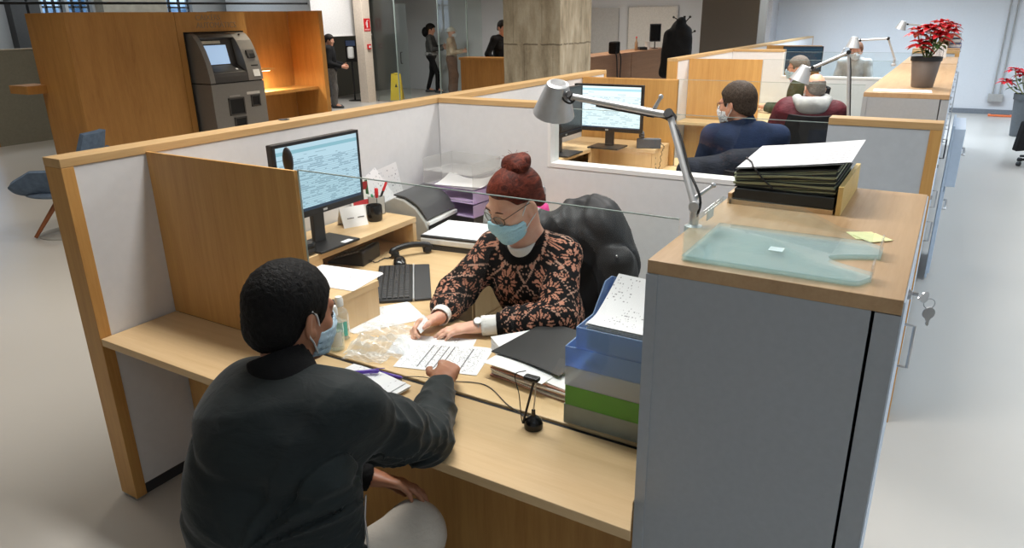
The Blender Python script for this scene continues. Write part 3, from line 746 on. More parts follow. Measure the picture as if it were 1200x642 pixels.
# crumpled clear wrapper
rw = np.random.default_rng(5)
M_wrap = thin_glass('clear_film', (.97, .98, .98, 1), 1.8, .12, .30)
def crumple(name, label, cat, c, sx, sy, h, seed, n=22, group=None):
    r = np.random.default_rng(seed); ph = r.uniform(0, 6.28, (7,)); fr = r.uniform(4, 13, (7, 2))
    def f(u, v):
        z = sum(abs(math.sin(fr[i][0] * u + fr[i][1] * v * (1 if i % 2 else -1) + ph[i])) for i in range(7)) / 7
        e = (1 - abs(2 * u - 1) ** 4) * (1 - abs(2 * v - 1) ** 4)
        wob = .12 * math.sin(9 * u + ph[0]) + .1 * math.sin(11 * v + ph[1])
        return ((u - .5 + wob * .3 * (v - .5)) * sx, (v - .5 + wob * .3) * sy, .003 + h * (z - .18) * (.25 + .75 * e) * 1.25)
    t = thing(name, label, cat, c, r.uniform(-.4, .4), group)
    m = MB().sheet(f, n, n).build('film', M_wrap, t, world=False)
    me = m.data; zz = min(q.co.z for q in me.vertices)
    for q in me.vertices: q.co.z -= zz - .001
    return t
crumple('plastic_wrapper', 'crumpled clear plastic wrapper on the desk in front of the hand gel', 'wrapper', (-1.62, 1.725, .741), .22, .13, .075, 3)
crumple('plastic_wrapper', 'flatter piece of clear plastic film beside the crumpled wrapper, near the seam', 'wrapper', (-1.62, 1.66, .741), .16, .07, .03, 9)
crumple('plastic_wrapper', 'clear plastic film on the white sheets near the woman\'s hand', 'wrapper', (-1.70, 1.86, .745), .20, .11, .035, 14)
# hand gel
def gel(label, loc, h, mat, capm):
    t = thing('gel_bottle', label, 'bottle', loc, 0, 'hand gel bottles')
    k = h / .15
    MB().lathe([(0, 0), (.026, 0), (.030, .005), (.030, .085 * k), (.027, .10 * k), (.013, .112 * k), (.013, .118 * k)], (0, 0, 0), 24).build('body', M_clearb, t, world=False, sm=40)
    MB().lathe([(0, .003), (.027, .004), (.027, .06 * k), (0, .06 * k)], (0, 0, 0), 20).build('gel', M_gel, t, world=False, sm=40)
    MB().lathe([(0, .1185 * k), (.016, .1185 * k), (.016, .138 * k), (.012, .15 * k), (0, .15 * k)], (0, 0, 0), 20).build('cap', capm, t, world=False, sm=40)
    lb = MB(); lb.sheet(lambda u, v: (.0306 * math.cos(-1.9 + 1.9 * u), .0306 * math.sin(-1.9 + 1.9 * u), .02 + v * .05 * k), 12, 1); lb.build('sticker', mat, t, world=False, sm=60)
    return t
M_clearb = thin_glass('clear_bottle', (.93, .95, .95, 1), 1.5, .05, .12); M_gel = thin_glass('gel', (.93, .98, .97, 1), .6, .02, .12)
gel('clear hand gel bottle with pale label, the one closer to the man', (-1.765, 1.665, .74), .168, plain('label_white', C(226, 226, 216), .6), M_whitepl)
gel('clear hand gel bottle with teal label, the one closer to the oak box', (-1.812, 1.742, .74), .168, plain('label_teal', C(70, 186, 176), .5), M_whitepl)
# microphone stand on the seam
t = thing('microphone', 'small black microphone stand on the counter before the letter trays', 'microphone', (-.887, 1.56, .74))
MB().lathe([(0, 0), (.027, 0), (.028, .012), (.024, .026), (.013, .036), (.006, .040), (.0055, .058), (0, .058)], (0, 0, 0), 24).build('base', M_blackg, t, world=False, sm=50)
MB().tube([(0, 0, .055), (.004, .004, .11), (.006, .006, .152)], .0022).build('steel_rod', M_steel, t, world=False, sm=60)
MB().tube([(-.028, -.012, .012), (-.014, -.004, .08), (.002, .004, .158)], .0036).build('black_arm', M_black, t, world=False, sm=60)
MB().box((-.03, -.008, .150), (.016, .016, .163)).build('head', M_black, t, world=False, bev=.004)
MB().tube(spline([(-.035, .02, .166), (-.06, .0, .155), (-.045, -.005, .1), (-.035, -.01, .03), (-.03, -.012, .01)], 6), .0015).build('loop', M_black, t, world=False, sm=60)
cb = MB().tube(spline([(-.906, 1.553, .7432), (-.95, 1.60, .7428), (-1.02, 1.63, .7428), (-1.15, 1.70, .7428), (-1.28, 1.655, .7432), (-1.355, 1.635, .747), (-1.40, 1.60, .75), (-1.395, 1.575, .7432)], 8), .0016, 8).build('cable', M_dark, None, sm=60)
props(cb, 'thin dark cable looping over the desk from the microphone to the form', 'cable')
# stack of letter trays by the cabinet
M_tgrey = plain('tray_grey', C(150, 156, 150), .4); M_tgreen = plain('tray_green', C(70, 160, 24), .35)
M_tclear = thin_glass('tray_clear', (.86, .88, .9, 1), 1.0, .08, .42); M_tblue = thin_glass('tray_blue', (.52, .70, .98, 1), 1.0, .12, .48)
TX0, TX1, TY0, TY1 = -.826, -.515, 1.632, 1.87
def desk_tray(label, z, h, mat, inset=0.0, back=0.0):
    x0, x1, y0, y1 = TX0 + inset, TX1, TY0, TY1; th = .003
    t = thing('letter_tray', label, 'tray', ((x0 + x1) / 2, (y0 + y1) / 2, z), 0, 'letter trays beside the cabinet')
    MB().box((x0, y0, z), (x1, y1, z + th)).build('floor_plate', mat, t)
    MB().prism([(y0, z + th), (y1, z + th), (y1, z + h + back), (y1 - .05, z + h + back), (y1 - .13, z + h), (y0, z + h)], x0, x0 + th, frame((0, 0, 0), (0, 1, 0), (0, 0, 1), (1, 0, 0))).build('side_wall', mat, t)
    MB().prism([(y0, z + th), (y1, z + th), (y1, z + h + back), (y1 - .05, z + h + back), (y1 - .13, z + h), (y0, z + h)], x1 - th, x1, frame((0, 0, 0), (0, 1, 0), (0, 0, 1), (1, 0, 0))).build('side_wall', mat, t)
    MB().box((x0 + th, y0, z + th), (x1 - th, y0 + th, z + h)).build('front_wall', mat, t, bev=.001)
    MB().box((x0 + th, y1 - th, z + th), (x1 - th, y1, z + h + back)).build('back_wall', mat, t, bev=.001)
    return t
desk_tray('grey letter tray at the bottom of the stack beside the cabinet', .7405, .060, M_tgrey)
desk_tray('green letter tray, second from the bottom beside the cabinet', .801, .062, M_tgreen, .004)
desk_tray('clear white letter tray above the green one', .864, .060, M_tclear, .002)
desk_tray('blue letter tray directly above the clear one', .925, .062, M_tblue, .003)
desk_tray('topmost blue letter tray, overfull with papers', .988, .064, M_tblue, .036, .075)
# papers bulging from the top tray
t = thing('paper_stack', 'thick stack of white documents curling up out of the top blue tray', 'paper', (-.65, 1.76, .992))
P_DOC = paper_mat('paper_doc', ink=C(120, 120, 126), rows=22, density=.60, half=(.13, .11), gate=.10)
for k in range(14):
    hgt = .018 + k * .0052
    def f(u, v, k=k, hgt=hgt):
        x = -.118 + u * .238 + (k % 3) * .003; y = -.118 + v * .222
        lift = .075 * (max(0, v - .25) / .75) ** 1.2 * (k / 13) * (1 - .12 * u)
        return (x, y, hgt - .012 + lift)
    MB().sheet(f, 8, 10, .0022).build('sheet', P_DOC if k == 13 else M_paper, t, world=False, sm=60)
# papers showing in the other trays
for z, l in ((.932, 'papers inside the blue tray below the overfull one'), (.870, 'papers inside the clear tray above the green one'), (.808, 'papers inside the green tray'), (.7475, 'papers inside the grey bottom tray')):
    sheet_thing(l, (-.655, 1.755, z), 0, .235, .20, 6, None, 0, name='paper_sheet', jitter=.005, zstep=.002)
# black folder over the reddish file
t = thing('paper_file', 'pinkish cardboard file stuffed with papers under the black folder', 'file', (-1.0, 1.88, .7405), math.radians(-7))
M_pink = plain('pink_card', C(196, 146, 132), .8)
for k in range(6):
    MB().sheet(lambda u, v: (-.155 + u * .30 + .004 * (k % 2), -.135 + v * .24 + .004 * (k % 3), .004 + k * .0075 + .004 * math.sin(u * 5 + k)), 8, 6, .006 if k % 2 else .004).build('page' if k % 2 else 'cover', M_paper if k % 2 else M_pink, t, world=False, sm=50)
MB().sheet(lambda u, v: (-.17 + u * .24, -.15 + v * .2, .050 + .004 * math.sin(u * 4)), 6, 4, .001).build('loose_page', M_paper, t, world=False, sm=50)
t = thing('folder', 'thin black plastic folder lying on the pinkish file', 'folder', (-1.03, 1.945, .798), math.radians(-9))
MB().sheet(lambda u, v: (-.15 + u * .285, -.145 + v * .30, .006 * math.sin(u * 3.1) + .004 * v), 8, 8, .004).build('cover', plain('folder_black', C(34, 35, 36), .5, bump=.2, bs=300), t, world=False, sm=60)
MB().box((.04, .10, .0058), (.09, .118, .0064)).build('title_strip', plain('cream_label', C(214, 204, 178), .7), t, world=False)
t = thing('envelope_pile', 'small pile of white envelopes between the woman\'s sleeve and the black folder', 'envelope', (-1.165, 1.99, .7405), math.radians(50))
for k in range(9):
    MB().box((-.11, -.055, k * .0055), (.11, .055, k * .0055 + .004), Matrix.Rotation(.03 * math.sin(k * 1.7), 3, 'Z')).build('envelope', M_paper, t, world=False, bev=.001)

# ------------------------------------------------------------------ on top of the foreground cabinet
ZT = 1.365
M_aqua = thin_glass('aqua_acrylic', (.88, .965, .98, 1), 1.0, .04, .14); M_aquaw = thin_glass('aqua_clear', (.955, .985, .985, 1), 1.0, .03, .03)
def acrylic_tray(label, z):
    t = thing('acrylic_tray', label, 'tray', (-.27, 1.565, z), 0, 'clear acrylic trays on the cabinet')
    th = .003; x0, x1, y0, y1 = -.442, -.155, 1.423, 1.715
    poly = [(x0, y0), (-.11, y0 + .004), (-.095, y0 + .01), (-.078, y0 + .045), (-.078, y0 + .075), (-.10, y0 + .085)] + [(-.10 - .07 * math.sin(PI * i / 10), y0 + .085 + .105 * i / 10 ) for i in range(1, 10)] + [(-.10, y0 + .19), (-.075, y0 + .20), (-.075, y0 + .26), (-.11, y1)] + [(x0, y1)]
    MB().prism(poly, z, z + th).build('floor_plate', M_aqua, t)
    MB().box((x0, y0, z + th), (x0 + th, y1, z + .07)).build('end_wall', M_aquaw, t, bev=.001)
    for y, nm in ((y0, 'side_wall'), (y1 - th, 'side_wall')):
        MB().prism([(x0 + th, z + th), (-.10, z + th), (-.10, z + .022), (-.17, z + .028), (-.26, z + .066), (x0 + th, z + .07)], y, y + th, frame((0, 0, 0), (1, 0, 0), (0, 0, 1), (0, 1, 0))).build(nm, M_aquaw, t)
    for ya, yb in ((y0 + .03, y0 + .08), (y0 + .195, y0 + .26)):
        MB().box((-.080, ya, z + th), (-.076, yb, z + .032)).build('front_lip', M_clear, t, bev=.001)
    return t
tr = acrylic_tray('clear aqua letter tray lying on the foreground cabinet, upper of the nested pair', ZT + .009)
MB().box((-.29, 1.545, ZT + .0125), (-.26, 1.575, ZT + .0128)).build('white_sticker', plain('sticker_white', C(222, 234, 236), .6), tr)
MB().box((-.4445, 1.60, ZT + .045), (-.442, 1.65, ZT + .076)).build('price_label', M_paper, tr)
tr = acrylic_tray('clear aqua letter tray at the bottom of the nested pair on the foreground cabinet', ZT + .001)
# file stack
t = thing('file_tray', 'oak and card document tray holding the stack of hanging files', 'tray', (-.34, 2.1, ZT))
MB().box((-.485, 1.962, ZT), (-.218, 2.30, ZT + .012)).build('floor_plate', M_desky, t)
MB().box((-.212, 1.962, ZT), (-.200, 2.32, ZT + .075)).build('side_board', plain('pale_yellow_wood', C(226, 196, 128), .6), t)
MB().box((-.490, 1.962, ZT), (-.480, 2.30, ZT + .03)).build('side_board', M_desky, t)
t = thing('file_stack', 'thick stack of grey-green files under printed sheets, held by a black elastic', 'files', (-.35, 2.12, ZT + .013))
M_file = plain('file_green', C(150, 158, 130), .85); M_fileb = plain('file_dark', C(38, 44, 46), .6)
MB().box((-.475, 1.966, ZT + .013), (-.218, 2.29, ZT + .045)).build('black_box_file', M_fileb, t, bev=.003)
for k in range(16):
    s_ = .0058 * k; ew = .004 * math.sin(k * 2.3)
    MB().sheet(lambda u, v: (-.478 + u * .256 + ew, 1.974 + v * .31 + .004 * math.sin(k), ZT + .050 + k * .0026 + u * k * .0018 + v * .012 * k / 15 + .0015 * math.sin(7 * u + k)), 8, 5, .0026 + .0018 * (k % 2)).build('file', M_file if k % 3 else M_fileb, t, sm=50)
MB().sheet(lambda u, v: (-.480 + u * .272, 1.976 + v * .31, ZT + .096 + u * .032 + v * .014 + .004 * u * u), 8, 6, .0015).build('dark_cover', M_fileb, t, sm=50)
o = MB().sheet(lambda u, v: (-.1425 + u * .285, -.1475 + v * .295, u * .033 + v * .014 + .006 * u * u), 10, 8, .0008).build('printed_sheet', paper_mat('paper_top', ink=C(160, 160, 166), rows=17, half=(.145, .15), density=.46), t, world=False, sm=50)
o.location = (-.3355 + .35, 2.1325 - 2.12, .0985 - .013)
MB().tube([(-.375, 1.969, ZT + .052), (-.40, 1.966, ZT + .075), (-.432, 1.972, ZT + .106), (-.45, 2.03, ZT + .108), (-.482, 2.10, ZT + .106), (-.484, 2.11, ZT + .08), (-.482, 2.12, ZT + .052)], .0022, 8).build('elastic_band', M_black, t, sm=60)
for k, (x, y, a) in enumerate([(-.125, 1.80, .5), (-.105, 1.785, .75)]):
    o = MB().box((-.03, -.03, 0), (.03, .03, .0012)).build('sticky_note', plain('pale_yellow_paper', C(238, 236, 176), .8), None); o.location = (x, y, ZT + .0005 + k * .0014); o.rotation_euler = (0, 0, a)
    props(o, ['yellow sticky note lying flat on the cabinet top behind the acrylic tray', 'yellow sticky note overlapping the other one, nearer the aisle'][k], 'note', 'sticky notes')

# ------------------------------------------------------------------ task lamps
def lamp(label, base, elbow, wrist, head_dir, s=1.0, r=.0075, group='silver task lamps', cone=True, detail=True):
    base, elbow, wrist = Vector(base), Vector(elbow), Vector(wrist)
    t = thing('task_lamp', label, 'lamp', base, 0, group)
    MB().lathe([(0, 0), (.022 * s, 0), (.022 * s, .02 * s), (.012 * s, .024 * s), (.011 * s, .075 * s), (0, .075 * s)], base, 16).build('mount', M_alu, t, sm=40)
    p0 = base + Vector((0, 0, .07 * s))
    joint = MB().tube([p0 - Vector((0, .012 * s, 0)), p0 + Vector((0, .012 * s, 0))], .013 * s, 14).build('lower_joint', M_alu, t, sm=50)
    lower = MB().tube([p0, elbow], r * 1.25 * s, 12).build('lower_arm', M_alu, t, sm=60)
    d = (elbow - p0).normalized(); w = (wrist - elbow).normalized(); side = d.cross(w).normalized()
    up = MB().tube([elbow, wrist], r * 1.35 * s, 12).build('upper_arm', M_alu, t, sm=60)
    MB().tube([elbow - side * .016 * s, elbow + side * .016 * s], .013 * s, 14).build('elbow_joint', M_black, t, sm=50)
    if detail:
        e2 = elbow + w * .055 * s
        MB().tube([e2, e2 + (-d * .2 + Vector((.35, .1, 1))).normalized() * .045 * s], [.006 * s, .0045 * s], 10).build('tension_arm', M_alu, t, sm=60)
        tip = MB().ball(e2 + (-d * .2 + Vector((.35, .1, 1))).normalized() * .047 * s, .007 * s, 10, 8).build('knob', M_alu, t, sm=60)
        q = p0 + d * .02 * s
        MB().tube([q, q + Vector((.040, .02, .034)) * s], [.006 * s, .0045 * s], 10).build('tension_arm', M_alu, t, sm=60)
        MB().ball(q + Vector((.042, .021, .036)) * s, .007 * s, 10, 8).build('knob', M_alu, t, sm=60)
        off = side * .004 + d.cross(side) * .011
        MB().tube(spline([base + Vector((-.012, 0, .0)), p0 + off * 1.5, p0 + d * .1 + off, elbow - d * .06 + off, elbow + w * .02 - d * .012, elbow + w * .07 + Vector((0, 0, -.012))], 6), .0032 * s, 8).build('cable', M_black, t, sm=60)
        MB().tube([elbow + w * .05 + Vector((0, 0, -.011)), elbow + w * (wrist - elbow).length * .72 + Vector((0, 0, -.012))], .0035 * s, 8).build('slide_rail', M_dark, t, sm=60)
    hd = Vector(head_dir).normalized()
    q = hd.to_track_quat('-Z', 'Y').to_matrix().to_4x4()
    hc = wrist + w * .055 * s + hd * .0
    M = T(*hc) @ q
    sh = MB(M).lathe([(.024 * s, .036 * s), (.033 * s, .032 * s), (.043 * s, .0), (.064 * s, -.066 * s), (.0625 * s, -.066 * s), (.041 * s, .0), (.022 * s, .034 * s)], (0, 0, 0), 36).build('lamp_shade', M_alu, t, sm=40)
    MB(M).lathe([(0, .036 * s), (.024 * s, .036 * s)], (0, 0, 0), 24).build('shade_cap', M_alu, sh, sm=40)
    MB(M).lathe([(0, -.02 * s), (.012 * s, .0), (.018 * s, -.03 * s), (.012 * s, -.055 * s), (0, -.06 * s)], (0, 0, 0), 18).build('bulb', M_whitepl, sh, sm=60)
    MB().tube([wrist - side * .014 * s, wrist + side * .014 * s], .011 * s, 14).build('head_joint', M_black, t, sm=50)
    MB().tube([wrist, hc + (M.to_3x3() @ Vector((0, 0, .02 * s)))], .008 * s, 10).build('head_stem', M_alu, t, sm=60)
    if detail:
        MB().tube(spline([wrist + w * -.03 + Vector((0, 0, .008)), wrist + Vector((.006, -.012, -.018)), wrist + w * .02 + Vector((0, -.016, -.008)), hc + Vector((.02, -.01, .02))], 6), .003 * s, 8).build('loop_cable', M_black, t, sm=60)
    return t
lamp('silver jointed task lamp clamped to the foreground cabinet, head over the low partition', (-.503, 1.70, 1.345), (-.635, 1.86, 1.610), (-.965, 1.93, 1.640), (-.30, .28, -1), 1.0)
# ------------------------------------------------------------------ other lamps in the row
lamp('silver task lamp over the head of the man in the maroon jacket', (-.53, 4.98, 1.08), (-.592, 5.0, 1.630), (-.79, 5.0, 1.535), (-.35, -.1, -1), 1.0)
lamp('silver task lamp behind the poinsettia cabinet, arm stretched over the pale booth', (-.54, 8.05, 1.365), (-.618, 8.0, 1.622), (-.86, 8.0, 1.605), (-.1, 0, -1), 1.0, detail=False)
lamp('farthest silver task lamp, above the blue binders', (-.46, 10.5, 1.44), (-.44, 10.5, 1.70), (-.62, 10.45, 1.715), (-.3, 0, -1), 1.0, detail=False)
# ------------------------------------------------------------------ plants
M_leaf = plain('leaf_green', C(52, 88, 44), .5, var=.3, vs=12); M_bract = plain('poinsettia_red', C(204, 26, 38), .5, var=.2, vs=20)
M_stem = plain('stem_green', C(150, 160, 100), .6); M_soil = plain('soil', C(44, 34, 28), .95, bump=.6, bs=90)
def leaf(mb, base, d, L, wd, droop, nrm=(0, 0, 1)):
    base = Vector(base); d = Vector(d).normalized(); s = d.cross(Vector(nrm)).normalized(); up = s.cross(d)
    mb.sheet(lambda u, v: base + d * (v * L) + s * ((u - .5) * wd * (math.sin(PI * min(1, v * .94 + .06)) ** .8)) + up * (-droop * v * v * L + .22 * wd * abs(2 * u - 1) * math.sin(PI * v)), 4, 7)
def poinsettia(label, loc, s, pot, potc, linerc, heads, seed=1, group='poinsettias', tall=1.0):
    r = random.Random(seed); t = thing('poinsettia', label, 'plant', loc, 0, group)
    R, H = pot
    MB().lathe([(0, 0), (R * .72, 0), (R * .76, .006), (R, H * .93), (R * 1.0, H * .95), (R * .94, H * .95), (R * .70, .012), (0, .012)], (0, 0, 0), 36).build('pot', potc, t, world=False, sm=40)
    MB().lathe([(R * .93, H * .88), (R * .93, H * .9), (R * 1.07, H * .90), (R * 1.08, H * 1.04), (R * 1.0, H * 1.04), (R * .93, H * .93), (0, H * .93)], (0, 0, 0), 36).build('liner_pot', linerc, t, world=False, sm=40)
    MB().lathe([(0, H * .96), (R * .95, H * .955)], (0, 0, 0), 24).build('soil', M_soil, t, world=False)
    st = MB(); lf = MB(); br = MB()
    for (hx, hy, hz) in heads:
        p0 = Vector((hx * .12, hy * .12, H * .95)); p2 = Vector((hx, hy, hz)); p1 = (p0 + p2) / 2 + Vector((hx * .18, hy * .18, .02))
        st.tube(spline([p0, p1, p2], 6), .0042 * s, 7)
        for k in range(3):
            a = k * 2.4 + r.random(); q = p0.lerp(p2, .55 + .08 * k)
            leaf(lf, q, (math.cos(a), math.sin(a), .1), .055 * s, .034 * s, .5)
        n = r.randint(9, 12)
        for k in range(n):
            a = k * 2 * PI / n * 2.0 + r.uniform(-.3, .3); e = .1 + .35 * (k / n)
            leaf(br, p2 + Vector((0, 0, .004 * k)), (math.cos(a), math.sin(a), e), (.085 - .03 * k / n) * s, .042 * s, .55 - .3 * k / n)
    st.build('stems', M_stem, t, world=False, sm=60); lf.build('leaves', M_leaf, t, world=False, sm=60); br.build('bracts', M_bract, t, world=False, sm=60)
    return t
M_taupe = plain('taupe_ceramic', C(118, 108, 102), .5, var=.03)
hd = [(-.075, .0, .34), (.0, -.03, .37), (.05, .03, .385), (.10, -.02, .345), (-.03, .05, .35), (.06, -.06, .32), (-.05, -.05, .265)]
poinsettia('red poinsettia in a ribbed taupe pot with black liner on the nearer oak cabinet', (-.195, 5.83, 1.3655), 1.15, (.090, .195), M_taupe, M_black, hd, 3)
poinsettia('small red poinsettia in a terracotta-brown pot on the farthest cabinet', (-.19, 10.42, 1.4405), 1.0, (.065, .13), plain('brown_pot', C(140, 106, 88), .6), plain('brown_rim', C(120, 90, 74), .6), [(-.05, 0, .24), (.05, 0, .25), (0, .04, .27), (.09, .02, .24)], 5)
tp = poinsettia('tall plant with red bracts in a grey planter by the white wall, beyond the aisle', (.98, 13.7, 0), 1.9, (.16, .62), plain('planter_grey', C(92, 98, 104), .6), plain('planter_rim', C(84, 90, 96), .6),
                [(-.22, -.05, .98), (.02, 0, 1.12), (.16, .06, 1.05), (-.10, .10, .9), (.05, -.12, .88), (-.30, 0, .80), (.2, -.1, .95)], 8)
sheet_thing('white sheet lying at the front edge of the poinsettia cabinet', (-.295, 5.52, 1.3655), math.radians(3), .345, .19, 1, None)
t = thing('sign_holder', 'small white framed notice standing behind the taupe pot', 'sign', (-.24, 9.55, 1.3655), math.radians(8))
MB().box((-.105, 0, 0), (.105, .004, .15), Matrix.Rotation(-.15, 3, 'X')).build('plate', M_whitepl, t, world=False, bev=.001)
o = MB().box((-.09, -.0008, .02), (.09, 0, .135), Matrix.Rotation(-.15, 3, 'X')).build('notice', paper_mat('paper_notice', rows=10, half=(.09, .2), density=.5, margin=.15), t, world=False)
MB().box((-.105, 0, 0), (.105, .07, .004)).build('foot', M_whitepl, t, world=False)
# binders on the farthest cabinet
for k, (l, c, z, dx) in enumerate([('lower bright blue binder of the pile beside the small poinsettia', C(36, 60, 150), 1.4405, 0), ('dark blue binder lying between the other two', C(40, 70, 110), 1.5, -.01), ('topmost grey binder of the pile beside the small poinsettia', C(150, 160, 170), 1.555, -.02)]):
    t = thing('binder', l, 'binder', (-.10 + dx, 10.62, z), 0, 'binders piled on the farthest cabinet')
    mt = plain('binder_%d' % k, c, .5)
    MB().box((-.09, -.14, 0), (.09, .14, .004)).build('cover', mt, t, world=False); MB().box((-.09, -.14, .044), (.09, .14, .048)).build('cover', mt, t, world=False)
    MB().box((.086, -.14, .004), (.09, .14, .044)).build('spine', mt, t, world=False); MB().box((-.08, -.13, .005), (.08, .13, .040)).build('pages', M_paper, t, world=False)
# ------------------------------------------------------------------ left: window wall, low wall, rail
M_wall_l = plain('wall_warm_grey', C(196, 194, 190), .7, var=.02); M_pier = plain('dark_pier', C(78, 76, 74), .6); M_beige = plain('board_marked_beige', C(170, 158, 138), .85, var=.12, vs=6)
XWL = -15.5
w_ = MB()
wins = [(7.95, 8.40), (8.46, 8.95), (10.55, 11.3), (13.0, 13.6), (5.2, 6.6)]
cuts = sorted(wins); y = -2.0
for a, b in cuts: w_.box((XWL - .25, y, 0), (XWL, a, CEIL)); w_.box((XWL - .25, a, 0), (XWL, b, .8)); w_.box((XWL - .25, a, 2.9), (XWL, b, CEIL)); y = b
w_.box((XWL - .25, y, 0), (XWL, 17.5, CEIL)); struct('wall_left', w_, M_wall_l)
d_ = MB()
for a, b in ((7.28, 7.55), (7.60, 7.80), (12.5, 12.98)): d_.box((XWL, a, 0), (XWL + .22, b, CEIL))
struct('trim_1', d_, M_pier)
struct('trim_2', MB().box((XWL, 9.0, 0), (XWL + .3, 10.45, CEIL)), M_beige)
M_win = thin_glass('window_glass', (.9, .95, 1, 1), 1, .01)
for i, (a, b) in enumerate(wins):
    o = MB().box((XWL - .15, a, .8), (XWL - .14, b, 2.9)).build('window_%d' % (i + 1), M_win, None, kind='structure')
    f = MB()
    n = 3
    for k in range(n + 1):
        yy = a + (b - a) * k / n; f.box((XWL - .17, yy - .018, .8), (XWL - .12, yy + .018, 2.9))
    for z in (.8, 1.5, 2.2, 2.9): f.box((XWL - .17, a, z - .018), (XWL - .12, b, z + .018))
    f.build('window_frame', M_pier, o)
    MB().box((XWL - .25, a - .03, .78), (XWL + .04, b + .03, .8)).build('window_sill', M_wall_l, o)
# outside: pale facade with trees, seen only through the panes
fac = NT('facade'); fac.set(.9)
fac.base(fac.ramp(fac.noise(fac.coord((1, .5, 1.2)), 1.4, 4), [(.40, C(60, 92, 118)), (.5, C(150, 178, 200)), (.62, C(226, 234, 240))], 'LINEAR'))
o = MB().box((-22.2, -2, 0), (-22, 22, 6)).build('street_facade', fac.m, None); o['kind'] = 'structure'
o = MB().box((-22, -2, -.2), (-17, 22, -.1)).build('street_ground', plain('asphalt', C(120, 122, 124), .9), None); o['kind'] = 'structure'
t = thing('low_wall', 'grey-green chest-high wall behind the blue lounge chairs, below the windows', 'low wall', (-13.25, 5.6, 0))
MB().box((-13.32, 5.64, 0), (-13.2, 11.0, 1.49)).build('panel', plain('olive_grey', C(138, 136, 122), .8), t)
MB().box((-13.33, 5.6, 1.49), (-13.19, 11.0, 1.51)).build('cap', plain('cap_cream', C(196, 188, 170), .6), t)
MB().box((-13.33, 5.6, 0), (-13.19, 5.64, 1.49)).build('end_board', M_kiosk, t)
t = thing('handrail', 'long thin black rail running level above the oak kiosk, in front of the windows', 'rail', (-12.5, 9, 2.2))
MB().tube([(-12.5, 3.0, 2.17), (-12.5, 13.5, 2.235)], .022, 12).build('bar', M_black, t, sm=60)
hg = MB().tube([(-12.5, 3.3, 2.17), (-12.5, 3.3, CEIL)], .008, 8).build('hanger', M_black, t, sm=60)
MB().tube([(-12.5, 13.4, 2.23), (-12.5, 13.4, CEIL)], .008, 8).build('hanger', M_black, t, sm=60)
# ------------------------------------------------------------------ oak kiosk with the cash machine
KX = -9.0
t = thing('kiosk', 'oak-clad kiosk wall that houses the grey cash machine and a lit niche', 'kiosk', (KX - .4, 7.0, 0))
MB().box((KX - .85, 4.83, 0), (KX, 6.262, 2.0)).build('side_cladding', M_kiosk, t, bev=.002)
q = MB().box((KX - .85, 6.27, 0), (KX - .005, 6.36, 2.0)); q.box((KX - .85, 7.345, 0), (KX - .005, 7.41, 2.0)); q.box((KX - .85, 6.36, 1.745), (KX - .005, 7.345, 2.0))
q.build('front_cladding', M_kiosk, t)
q = MB().box((KX - .75, 6.36, 0), (KX - .70, 7.345, 1.745)); q.box((KX - .70, 6.36, 0), (KX - .004, 6.372, 1.745)); q.box((KX - .70, 7.333, 0), (KX - .004, 7.345, 1.745)); q.box((KX - .7, 6.372, 1.733), (KX - .004, 7.333, 1.745))
q.build('black_recess', M_gap, t)
MB().box((KX - .85, 7.41, 0), (KX - .72, 8.86, 2.02)).build('niche_back', M_kiosk, t)
MB().box((KX - .72, 8.86, 0), (KX, 8.95, 2.02)).build('niche_side', M_kiosk, t, bev=.002)
MB().box((KX - .72, 7.41, .78), (KX - .16, 8.86, .83)).build('niche_counter', M_kiosk, t, bev=.002)
sh = MB().box((KX - .72, 7.41, 1.14), (KX - .28, 8.1, 1.17)).build('niche_shelf', M_kiosk, t, bev=.002)
MB().box((KX - .40, 7.5, 1.128), (KX - .36, 8.05, 1.14)).build('light_strip', emit('strip_light', C(255, 236, 190), 6.0), sh)
MB().box((KX - 1.15, 4.6, 1.06), (KX - .72, 4.90, 1.16)).build('side_shelf', M_kiosk, t)
area('niche_light', (KX - .38, 7.78, 1.12), (.04, .5), 24, (1, .86, .62))
area('niche_light', (KX + .5, 8.0, CEIL - .02), (.3, .3), 16, (1, .88, .68), spread=70)  # added overhead spot that brightens the niche side, not a fitting inside it
M_letters = plain('letters_grey', C(150, 126, 98), .5)
Mx = frame((KX - .004, 6.58, 1.895), (0, 1, 0), (0, 0, 1), (1, 0, 0))
text('lettering', 'CAIXERS', .105, M_letters, Mx, t, .003, 'LEFT')
text('lettering', 'AUTOM\u00c0TICS', .105, M_letters, frame((KX - .004, 6.58, 1.795), (0, 1, 0), (0, 0, 1), (1, 0, 0)), t, .003, 'LEFT')
# cash machine
M_atm = plain('machine_grey', C(122, 118, 113), .5, var=.03); M_atm2 = plain('machine_dark', C(62, 58, 55), .5)
t = thing('cash_machine', 'tall grey cash machine with a lit blue screen, set into the oak kiosk', 'cash machine', (KX + .1, 6.87, 0))
FXZ = frame((0, 0, 0), (1, 0, 0), (0, 0, 1), (0, -1, 0))      # prism xy -> world xz, extruded along -y
full = [(KX - .6, 1.725), (KX + .02, 1.725), (KX + .08, 1.70), (KX + .16, 1.62), (KX + .23, 1.50), (KX + .29, 1.34), (KX + .325, 1.18), (KX + .335, 1.075), (KX - .6, 1.075)]
deep = [(KX - .6, 1.725), (KX + .02, 1.725), (KX + .08, 1.70), (KX + .115, 1.665), (KX + .06, 1.63), (KX + .13, 1.30), (KX + .31, 1.20), (KX + .325, 1.15), (KX + .335, 1.075), (KX - .6, 1.075)]
MB().prism(full, -6.50, -6.42, FXZ).build('left_cheek', M_atm, t, bev=.004)
MB().prism(full, -7.32, -7.06, FXZ).build('right_console', M_atm, t, bev=.004)
MB().prism(deep, -7.06, -6.50, FXZ).build('screen_bay', M_atm2, t)
